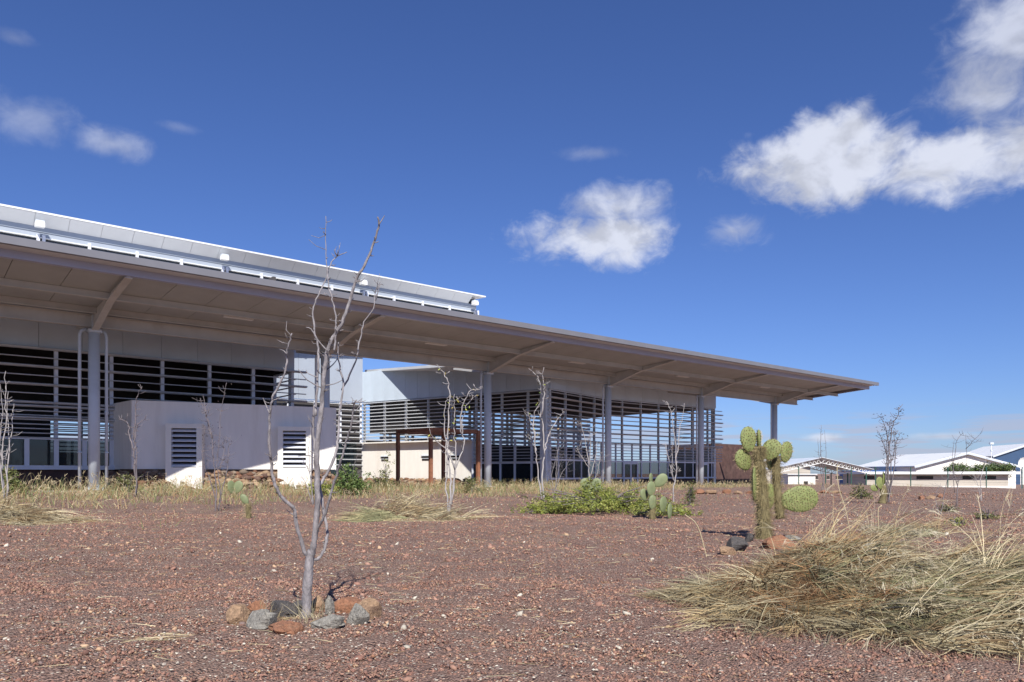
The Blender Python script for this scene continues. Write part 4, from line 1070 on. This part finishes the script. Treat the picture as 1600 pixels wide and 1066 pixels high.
def small_cactus(label, u, v, y, trunk, pads, m='pad_pale', tr=.1):
    base = P(u, v, y); k = y / F; base.z = tz(base.x, base.y)
    g_ = lambda a, b_, d=0.0: ((a - u) * k, d, (v - b_) * k)
    return cactus(label, base, [([g_(*p) for p in trunk], tr, tr * .8, 250)], [(g_(a, b_, d), ti, tu, 0, w * k, h * k, .12) for (a, b_, d, ti, tu, w, h) in pads], m, detail=False, hl=.09)
small_cactus('small prickly pear with two ear like pads growing behind the green shrub', 923, 772, 26, [(923, 775), (923, 755), (924, 738)], [(919, 746, 0, -.35, .1, 16, 22), (928, 744, 0, .35, -.1, 15, 20), (928, 743, -.05, 1.35, .1, 10, 14), (923, 760, -.1, 0, .3, 12, 22)], 'pad_pale', .085)
small_cactus('stocky prickly pear with a lit oval pad, at the right end of the green shrub', 1022, 792, 20.5, [(1019, 795), (1019, 770), (1018, 750)], [(1017, 757, -.05, 0, .5, 17, 24), (1024, 741, 0, .75, .0, 17, 25), (1009, 764, .05, -.25, .4, 14, 20), (1034, 782, -.1, .15, .8, 19, 26), (1044, 792, -.15, .1, .9, 14, 25), (1018, 738, .1, 0, 1.0, 12, 18), (1019, 778, -.05, 0, .2, 13, 24)], 'pad_pale', .085)
small_cactus('tiny cactus with one dark stalk and a round pad in the dry grass', 388, 808, 20, [(388, 812), (388, 795), (387, 785)], [(387, 786, 0, -.55, .2, 11, 18)], 'pad_pale', .07)
small_cactus('young prickly pear pad pair before the rubble base of the rendered box', 366, 764, 30, [(366, 766), (366, 758)], [(363, 758, 0, -.15, .9, 13, 21), (369, 757, 0, .3, .1, 14, 20)], 'pad_pale', .08)
small_cactus('far prickly pear with folded pads left of the dark leafed sapling', 1377, 778, 30, [(1378, 780), (1380, 765), (1381, 750)], [(1380, 752, 0, .1, 1.1, 12, 24), (1376, 756, -.05, -.25, .3, 14, 20), (1372, 757, 0, -1.2, .2, 10, 14), (1384, 748, .1, .2, 1.3, 10, 18)], 'pad_green', .14)

# ------------------------------------------------------------------ grasses
def ribbons(root, d0, ln, wd, col, bend, nseg=5, lift=None, zfloor=None):
    """root (n,3), d0 (n,3) unit, ln (n), wd (n), col (n,3), bend (n): droop -> arrays"""
    n = len(root); P_ = [root]; d = d0.copy(); step = (ln / nseg)[:, None]
    for i in range(nseg):
        d = d + np.stack([rng.normal(0, .06, n), rng.normal(0, .06, n), -bend / nseg + rng.normal(0, .03, n)], -1)
        d /= np.linalg.norm(d, axis=1)[:, None]
        q = P_[-1] + d * step
        if zfloor is not None:
            fl = zfloor(q[:, 0], q[:, 1]); q[:, 2] = np.maximum(q[:, 2], fl)
        P_.append(q)
    side = np.cross(d0, np.stack([rng.normal(0, .5, n), np.full(n, 1.0), rng.normal(0, .5, n)], -1)); side /= (np.linalg.norm(side, axis=1)[:, None] + 1e-9)
    V = np.zeros((n, nseg + 1, 2, 3)); 
    for i in range(nseg + 1):
        w = wd * (1 - .8 * (i / nseg) ** 1.5) / 2
        V[:, i, 0] = P_[i] - side * w[:, None]; V[:, i, 1] = P_[i] + side * w[:, None]
    base = (np.arange(n) * (nseg + 1) * 2)[:, None]
    fs = []
    for i in range(nseg):
        a = i * 2
        fs.append(np.concatenate([base + a, base + a + 1, base + a + 3, base + a + 2], 1))
    faces = np.stack(fs, 1).reshape(-1, 4)
    return V.reshape(-1, 3), faces, np.repeat(col, (nseg + 1) * 2, 0), P_[-1], d
def plumes(tip, d, n_each, ln, wd, col):
    n = len(tip); k = n_each
    root = np.repeat(tip, k, 0) - np.repeat(d, k, 0) * (rng.random((n * k, 1)) * ln * 1.0)
    dd = np.repeat(d, k, 0) + rng.normal(0, .38, (n * k, 3)); dd /= np.linalg.norm(dd, axis=1)[:, None]
    return ribbons(root, dd, np.full(n * k, ln) * rng.uniform(.5, 1.3, n * k), np.full(n * k, wd), np.repeat(col, k, 0) if len(col) == n else col, np.full(n * k, .5), 2)[:3]
STRAW = np.array([(0.38, 0.30, 0.165), (0.29, 0.21, 0.11), (0.48, 0.41, 0.26), (0.19, 0.13, 0.07), (0.33, 0.28, 0.17), (0.25, 0.22, 0.14)])
GREENISH = np.array([(0.19, 0.19, 0.10), (0.24, 0.23, 0.12), (0.30, 0.26, 0.14)])
BROWN = np.array([(0.25, 0.14, 0.065), (0.31, 0.18, 0.08), (0.19, 0.10, 0.05)])
def pick(pal, n, j=.2): return pal[rng.integers(0, len(pal), n)] * rng.uniform(1 - j, 1 + j, (n, 1))
def heap(name, label, cat, tufts, kind=None):
    """tufts: (u, v, n, heading deg (0 = right, 90 = away), spread deg, length, lift, palette, width, plume count, root radius, root height)"""
    parts = []
    for (u, v, n, hd, spd, ln, lift, pal, wd, pl, rr_, rh) in tufts:
        x, y, z = ground_at(u, v)
        nb_ = max(3, n // 16); bi = rng.integers(0, nb_, n)
        a = R(hd) + rng.normal(0, R(spd), nb_)[bi] + rng.normal(0, R(11), n); wild = rng.random(n) < .22; a[wild] = rng.uniform(0, 6.283, int(wild.sum())); e = lift * (np.abs(rng.normal(.55, .5, nb_))[bi] + rng.normal(0, .14, n))
        d = np.stack([np.cos(a) * np.cos(e), np.sin(a) * np.cos(e), np.sin(e)], -1)
        rx = rng.normal(0, rr_ * 1.1, nb_)[bi] + rng.normal(0, .05, n); ry = rng.normal(0, rr_ * .9, nb_)[bi] + rng.normal(0, .05, n)
        root = np.stack([x + rx, y + ry, z + rh * rng.random(n) * np.exp(-(rx ** 2 + ry ** 2) / (2 * rr_ ** 2))], -1)
        L_ = ln * rng.uniform(.4, 1.25, n); L_[wild] *= .45
        fl = lambda X, Y: terrain(X, Y) + .012
        c = pick(pal, nb_, .3)[bi] * rng.uniform(.75, 1.25, (n, 1))
        V, Fc, Cc, tip, td = ribbons(root, d, L_, np.full(n, wd) * rng.uniform(.6, 1.3, n), c, rng.uniform(.1, 1.5, nb_)[bi] + rng.normal(0, .2, n), 6, zfloor=fl)
        parts.append((V, Fc, Cc))
        if pl:
            s_ = rng.random(n) < .3
            parts.append(plumes(tip[s_], td[s_], pl, .10, wd * .6, pick(np.array([(0.52, 0.45, 0.30), (0.58, 0.52, 0.38), (0.44, 0.36, 0.22)]), int(s_.sum()))))
    V, Fc, Cc = merge(parts)
    o = place(name, np_mesh(name, V, Fc, 'straw', Cc)); tag(o, label, cat, kind=kind); return o
BUMPS = [(3.05, 7.15, .50, .80, .75), (2.25, 6.9, .26, .55, .6), (4.0, 6.7, .36, .75, .7), (3.2, 5.9, .26, .7, .55), (2.1, 6.1, .14, .5, .4), (4.1, 5.6, .22, .75, .5), (3.2, 5.25, .10, .6, .35)]
def mound(X, Y):
    z = np.zeros_like(np.asarray(X, float))
    for bx_, by_, h_, sx_, sy_ in BUMPS: z = np.maximum(z, h_ * np.exp(-((X - bx_) / sx_) ** 2 - ((Y - by_) / sy_) ** 2))
    return z + terrain(X, Y)
def mound_heap():
    parts = []; root_obj = empty('dry_grass_heap', (3.4, 7.2, tz(3.4, 7.2))); tag(root_obj, 'big heap of dry straw coloured grass in front of the tall cactus', 'dry grass')
    off = np.array((3.4, 7.2, tz(3.4, 7.2)))
    def lay(n, pal, ln, wd, lift, box, hd_bias, spread, plume=0, hmin=.03, nb=14, bend=(.2, 1.4)):
        nb_ = n // nb; bx_ = rng.uniform(box[0], box[1], nb_ * 3); by_ = rng.uniform(box[2], box[3], nb_ * 3)
        ok = (mound(bx_, by_) - terrain(bx_, by_)) > hmin; bx_, by_ = bx_[ok][:nb_], by_[ok][:nb_]; nb_ = len(bx_)
        bi = rng.integers(0, nb_, n); rad = np.arctan2(by_ - 6.9, bx_ - 2.75) * (1 - hd_bias)
        a = rad[bi] + rng.normal(0, spread, nb_)[bi] + rng.normal(0, .22, n)
        wild = rng.random(n) < .15; a[wild] = rng.uniform(0, 6.283, int(wild.sum()))
        e = lift * np.abs(rng.normal(.5, .55, nb_))[bi] + rng.normal(0, .12, n)
        d = np.stack([np.cos(a) * np.cos(e), np.sin(a) * np.cos(e), np.sin(e)], -1)
        X = bx_[bi] + rng.normal(0, .045, n); Y = by_[bi] + rng.normal(0, .045, n)
        L_ = ln * rng.uniform(.45, 1.2, n); L_[wild] *= .5
        root = np.stack([X, Y, mound(X, Y) + rng.uniform(-.03, .03, n)], -1)
        c = pick(pal, nb_, .3)[bi] * rng.uniform(.7, 1.25, (n, 1))
        V, Fc, Cc, tip, td = ribbons(root, d, L_, np.full(n, wd) * rng.uniform(.6, 1.4, n), c, rng.uniform(*bend, nb_)[bi] + rng.normal(0, .25, n), 6, zfloor=lambda A, B: mound(A, B) + rng.uniform(.004, .035, len(A)))
        parts.append((V - off, Fc, Cc * (.62 + .6 * rng.random((len(bx_), 1))[bi].repeat(14, 0))))
        if plume:
            s_ = rng.random(n) < plume
            v_, f_, c_ = plumes(tip[s_], td[s_], 7, .11, wd * .7, pick(np.array([(0.44, 0.38, 0.26), (0.50, 0.45, 0.33), (0.36, 0.30, 0.19)]), int(s_.sum())))
            parts.append((v_ - off, f_, c_))
    full = (1.5, 5.6, 4.7, 8.4)
    lay(6500, STRAW, .50, .0075, .35, full, .25, .75)
    lay(4200, STRAW, .75, .0065, .50, (2.6, 5.2, 4.9, 8.0), .75, .40, .22)
    lay(1100, STRAW * 1.12, .75, .0055, .8, (2.9, 4.7, 6.0, 7.9), .85, .30, .5, bend=(.9, 2.2))
    lay(2200, GREENISH, .60, .006, .35, (2.6, 4.2, 5.4, 7.0), .6, .45)
    lay(3800, BROWN, .26, .0042, .6, (1.9, 3.2, 5.8, 7.6), 0, 1.4, hmin=.08)
    lay(2200, STRAW * .6, .35, .005, .5, full, 0, 1.5)
    lay(1300, STRAW, .42, .005, .2, (1.75, 2.6, 5.6, 7.6), 0, .6, hmin=.03)
    V, Fc, Cc = merge(parts)
    o = place('grass_blades', np_mesh('grass_blades', V, Fc, 'straw', Cc), root_obj); o['kind'] = 'stuff'
    xs = np.linspace(.4, 6.2, 70); ys = np.linspace(4.3, 9.0, 60); XX, YY = np.meshgrid(xs, ys)
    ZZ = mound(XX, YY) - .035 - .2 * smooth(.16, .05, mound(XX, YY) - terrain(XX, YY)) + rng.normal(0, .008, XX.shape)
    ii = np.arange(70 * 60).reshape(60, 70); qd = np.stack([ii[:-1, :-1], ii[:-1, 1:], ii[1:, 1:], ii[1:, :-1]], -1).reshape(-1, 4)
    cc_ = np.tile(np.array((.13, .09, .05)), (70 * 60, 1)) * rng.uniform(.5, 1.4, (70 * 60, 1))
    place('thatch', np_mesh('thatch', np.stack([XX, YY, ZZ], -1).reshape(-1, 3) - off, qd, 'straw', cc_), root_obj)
mound_heap()
heap('dry_grass_tuft', 'flattened pale grass tuft on the gravel at the left edge before the left hall', 'dry grass', [(20, 812, 900, 0, 60, .9, .35, STRAW, .012, 2, .55, .4), (50, 818, 500, -10, 40, .9, .3, STRAW, .012, 2, .5, .2), (0, 800, 400, 20, 80, .7, .6, STRAW, .012, 2, .5, .4)])
heap('dry_grass_tuft', 'straw and green grass tuft lying left of the pale multi stemmed sapling', 'dry grass', [(625, 805, 1000, 20, 80, 1.0, .5, STRAW, .012, 1, .6, .55), (600, 812, 500, 180, 30, .9, .3, GREENISH * 1.3, .012, 0, .4, .25), (660, 812, 500, 0, 30, 1.0, .3, STRAW, .012, 1, .5, .25)])
heap('dry_grass_tuft', 'loose grey straw tuft with stalks behind the dry grass heap at right', 'dry grass', [(1400, 838, 500, 70, 70, .6, .8, np.array([(.36, .31, .22), (.25, .23, .16), (.17, .18, .10)]), .007, 3, .4, .2), (1450, 832, 300, 50, 70, .6, .8, STRAW, .007, 3, .4, .15)])
heap('straw_wisp', 'thin wisp of dry straw lying on gravel left of the stone ring', 'dry grass', [(240, 993, 22, 8, 16, .34, .12, STRAW, .004, 0, .09, .02), (215, 997, 16, 2, 25, .28, .1, STRAW, .004, 0, .12, .02)])
heap('ring_grass', 'short dry grass sprouting inside the stone ring at the sapling foot', 'dry grass', [(455, 975, 160, 90, 90, .22, 1.2, STRAW, .004, 1, .10, .02)])
# single tall stalks
for i, (pts, y) in enumerate([([(1335, 838), (1322, 800), (1310, 760), (1308, 730), (1312, 728)], 11.5), ([(1105, 838), (1090, 822), (1070, 804)], 11.0), ([(1375, 822), (1372, 800), (1378, 790)], 12)]):
    b = MB(); base = P(*pts[0], y); base.z = tz(base.x, base.y) - .02; q = [P(u, v, y) - base for u, v in pts]; q[0] = Vector((0, 0, 0))
    b.tube(catmull(q), .006, 5, (.5, .42, .26)); o = b.build('grass_stalk', 'straw', None, base); tag(o, ['long bent dry stalk standing between the big cactus and the far sapling', 'short slanting dry stalk left of the big cactus', 'short dry stalk with drooping tip right of the big cactus'][i], 'stalk')

# tall dry grass belt in front of the building (uncountable)
def belt(n, smin, smax, pmin, pmax, h0, h1, pal, wd, plume):
    s = rng.uniform(smin, smax, n); p = rng.uniform(pmin, pmax, n)
    # clumpy
    keep = (np.sin(s * 1.9 + p * 1.3) + np.sin(s * .7 - p * 2.1) + .8 * np.sin(s * 4.3 + 2 * np.sin(p * 1.7)) + rng.normal(0, .55, n)) > .42
    s, p = s[keep], p[keep]; n = len(s)
    x = OX + s * D1[0] + p * D2[0]; y = OY + s * D1[1] + p * D2[1]
    root = np.stack([x, y, terrain(x, y) - .02], -1)
    a = rng.uniform(0, 6.283, n); e = rng.uniform(.9, 1.5, n)
    d = np.stack([np.cos(a) * np.cos(e), np.sin(a) * np.cos(e), np.sin(e)], -1)
    V, Fc, Cc, tip, td = ribbons(root, d, rng.uniform(h0, h1, n), np.full(n, wd) * rng.uniform(.7, 1.4, n), pick(pal, n, .25), rng.uniform(.2, 1.1, n), 4)
    out = [(V, Fc, Cc)]
    if plume:
        q = rng.random(n) < plume
        out.append(plumes(tip[q], td[q], 4, .15, wd * 1.1, pick(np.array([(.50, .42, .27), (.42, .34, .21)]), int(q.sum()))))
    return out
parts = []
DRY = np.array([(.36, .26, .13), (.29, .19, .09), (.44, .35, .20), (.22, .20, .085), (.17, .19, .085), (.24, .15, .08), (.15, .19, .07), (.20, .22, .10)])
parts += belt(17000, -14, 32, -11.5, -2.0, .25, .75, DRY, .014, .10)
parts += belt(9000, -6, 26, -15.5, -9.0, .15, .6, DRY, .013, .08)
parts += belt(2600, -8, 40, -24, -13, .08, .3, DRY, .010, .05)
parts += belt(5200, 24, 48, -9.5, -2.2, .2, .6, DRY, .014, .25)
parts += belt(2200, -14, 6, -4.5, -1.6, .5, 1.0, DRY, .016, .5)
parts += belt(1400, 48, 75, -14, -3, .15, .4, DRY, .016, .1)
V, Fc, Cc = merge(parts)
o = place('dry_grass_belt', np_mesh('dry_grass_belt', V, Fc, 'straw', Cc)); tag(o, 'belt of tall dry and green grass along the front of the terminal', 'grass', kind='stuff')

nl = 2600
ly = (4.0 ** 1.1 + rng.random(nl) * (24 ** 1.1 - 4.0 ** 1.1)) ** (1 / 1.1); lx = (rng.random(nl) * 2 - 1) * .75 * ly; la = rng.uniform(0, 6.283, nl)
V, Fc, Cc, _, _ = ribbons(np.stack([lx, ly, terrain(lx, ly) + .02], -1), np.stack([np.cos(la), np.sin(la), rng.uniform(-.05, .25, nl)], -1), rng.uniform(.04, .2, nl) , .003 + .0004 * ly, pick(STRAW, nl, .3), rng.uniform(0, .5, nl), 3, zfloor=lambda X, Y: terrain(X, Y) + .015)
o = place('straw_litter', np_mesh('straw_litter', V, Fc, 'straw', Cc)); tag(o, 'scattered bits of dry straw lying on the red gravel', 'straw', kind='stuff')

# leafy shrubs
def shrub(name, label, base, rx, ry, rz_, n, pal, size, seed, stems=14, fl=0.0):
    rr = np.random.default_rng(seed); o = empty(name, base); tag(o, label, 'shrub')
    b = MB(); rd = random.Random(seed); tips = []
    for i in range(stems):
        a = rd.uniform(0, 6.283); e = rd.uniform(.12, 1.2); d = Vector((math.cos(a) * math.cos(e) * rx, math.sin(a) * math.cos(e) * ry, math.sin(e) * rz_)) * rd.uniform(.7, 1.0)
        q = branch(b, [Vector((0, 0, -.05)), d * .45 + Vector((0, 0, rz_ * .18)), d], .018, .006, 5, .01); tips += q[2:]
    b.build('stem', 'bark_dark', o, smooth=True)
    # leaf sprays: along short shoots in the shell of an uneven dome
    ns = max(20, n // 16); P_ = []
    for i in range(ns):
        a = rd.uniform(0, 6.283); r_ = math.sqrt(rd.random()); lump = .72 + .38 * math.sin(a * 3 + seed) * math.sin(a * 5 + 1) + rd.uniform(-.12, .2)
        x_, y_ = r_ * rx * math.cos(a) * lump, r_ * ry * math.sin(a) * lump
        z_ = rz_ * max(.05, (1 - r_ ** 2)) ** .6 * rd.uniform(.25, 1.0) * (.75 + .35 * math.sin(x_ * 4 + seed) * math.cos(y_ * 3))
        P_.append((x_, y_, z_))
    P_ = np.array(P_)
    hd = rr.uniform(0, 6.283, ns); dirs = np.stack([np.cos(hd) * .8, np.sin(hd) * .8, rr.uniform(-.1, .6, ns)], -1)
    k = 16; t = rr.random((ns, k, 1))
    pos = P_[:, None] + dirs[:, None] * t * size * 6 + rr.normal(0, size * .9, (ns, k, 3)); pos = pos.reshape(-1, 3); pos[:, 2] = np.maximum(pos[:, 2], .02)
    m_ = len(pos); a = rr.normal(0, 1, (m_, 3)); a[:, 2] *= .6; a /= np.linalg.norm(a, axis=1)[:, None]
    c_ = np.cross(a, rr.normal(0, 1, (m_, 3))); c_ /= np.linalg.norm(c_, axis=1)[:, None]; sz = (size * rr.uniform(.6, 1.3, m_))[:, None]
    V = np.stack([pos - a * sz, pos + c_ * sz * .4, pos + a * sz, pos - c_ * sz * .4], 1).reshape(-1, 3)
    Fc = np.arange(m_ * 4).reshape(-1, 4)
    col = pal[rr.integers(0, len(pal), ns)].repeat(k, 0) * rr.uniform(.75, 1.3, (m_, 1))
    place('leaves', np_mesh('leaves', V, Fc, 'leaf', np.repeat(col, 4, 0)), o); return o
GRN = np.array([(.18, .21, .032), (.22, .25, .045), (.12, .15, .028), (.28, .28, .07)])
OLV = np.array([(.12, .13, .04), (.16, .15, .055), (.09, .11, .03)])
DGR = np.array([(.05, .085, .02), (.07, .11, .025), (.10, .13, .035)])
x, y, z = ground_at(940, 800)
shrub('green_shrub', 'low spreading bright green shrub on the gravel before the louvred corner', (x, y, z), 2.95, 1.6, .95, 17000, GRN, .035, 3, 40)
x, y, z = ground_at(860, 803); shrub('green_shrub', 'left trailing arm of the bright green ground shrub', (x, y, z), 1.3, .7, .38, 2500, GRN, .033, 5, 14)
x, y, z = ground_at(1035, 806); shrub('green_shrub', 'right trailing arm of the bright green ground shrub below the stocky cactus', (x, y, z), 1.1, .7, .30, 2000, GRN, .033, 6, 12)
def sh_px(label, u, v, y, w, h, n, pal, size, seed):
    b_ = P(u, v, y); b_.z = tz(b_.x, b_.y); k = y / F
    shrub('leafy_shrub', label, b_, w * k / 2, w * k * .4, h * k, n, pal, size, seed, 10)
sh_px('yellow green bush at the foot of the left hall windows', 12, 765, 30, 50, 44, 1800, OLV * 1.3, .05, 21)
sh_px('olive bush before the rendered box, left of the first vent pillar', 200, 766, 33, 46, 34, 1200, OLV, .05, 22)
sh_px('dark green bush at the end of the rendered box by the court', 548, 772, 34, 66, 72, 3500, DGR * 1.3, .06, 23)
sh_px('low green bush under the second vent pillar', 500, 770, 33, 60, 36, 1500, GRN, .05, 24)
sh_px('olive scrub at the foot of the court wall near the small vent', 590, 768, 40, 50, 34, 1200, OLV, .055, 25)
sh_px('upright light shrub standing against the lit court wall', 604, 768, 42, 20, 66, 500, OLV * 1.4, .05, 26)
sh_px('olive scrub beside the slender white sapling, before the wing doors', 1078, 785, 28, 26, 36, 700, OLV, .04, 27)
sh_px('dry olive bush on the slope in front of the truss shelter', 1345, 776, 36, 40, 24, 900, OLV * .9, .045, 28)
sh_px('thin green scrub between gravel patches at right', 1480, 802, 24, 40, 18, 500, OLV, .03, 29)
sh_px('sparse grey green scrub on the slope right of the dry twig sapling', 1545, 812, 20, 44, 22, 450, OLV, .03, 30)
sh_px('sparse green scrub on the slope right of the loose straw tuft', 1495, 822, 17, 34, 18, 350, GRN, .025, 31)
sh_px('olive scrub in the grass by the rusty frame foot', 735, 772, 38, 40, 26, 900, OLV, .05, 32)
for i, (u, w, h) in enumerate(((1500, 40, 17), (1535, 44, 20), (1565, 46, 21))):
    yy = 128; x = (u - 800) / F * yy
    o = empty('green_tree', (x, yy, -1.75)); tag(o, ['low spreading green tree in front of the white gable', 'green tree growing behind the beige building roof', 'dense green tree next to the satellite dish'][i], 'tree')
    MB().tube([(0, 0, -.2), (.1, 0, 1.5), (0, .1, 3.2)], [.16, .12, .06], 8).build('trunk', 'bark_dark', o, smooth=True)
    rr = np.random.default_rng(70 + i); m_ = 2600; k = yy / F
    cl_ = rr.normal(0, 1, (26, 3)) * np.array((w * k * .26, 1.2, h * k * .20)) + np.array((0, 0, 2.9 + h * k * .3))
    pos = cl_[rr.integers(0, 26, m_)] + rr.normal(0, .33, (m_, 3)); a = rr.normal(0, 1, (m_, 3)); a /= np.linalg.norm(a, axis=1)[:, None]; c_ = np.cross(a, rr.normal(0, 1, (m_, 3))); c_ /= np.linalg.norm(c_, axis=1)[:, None]
    V = np.stack([pos - a * .16, pos + c_ * .08, pos + a * .16, pos - c_ * .08], 1).reshape(-1, 3)
    place('crown', np_mesh('crown', V, np.arange(m_ * 4).reshape(-1, 4), 'leaf', np.repeat(DGR[rr.integers(0, 3, m_)] * rr.uniform(.7, 1.4, (m_, 1)), 4, 0)), o)
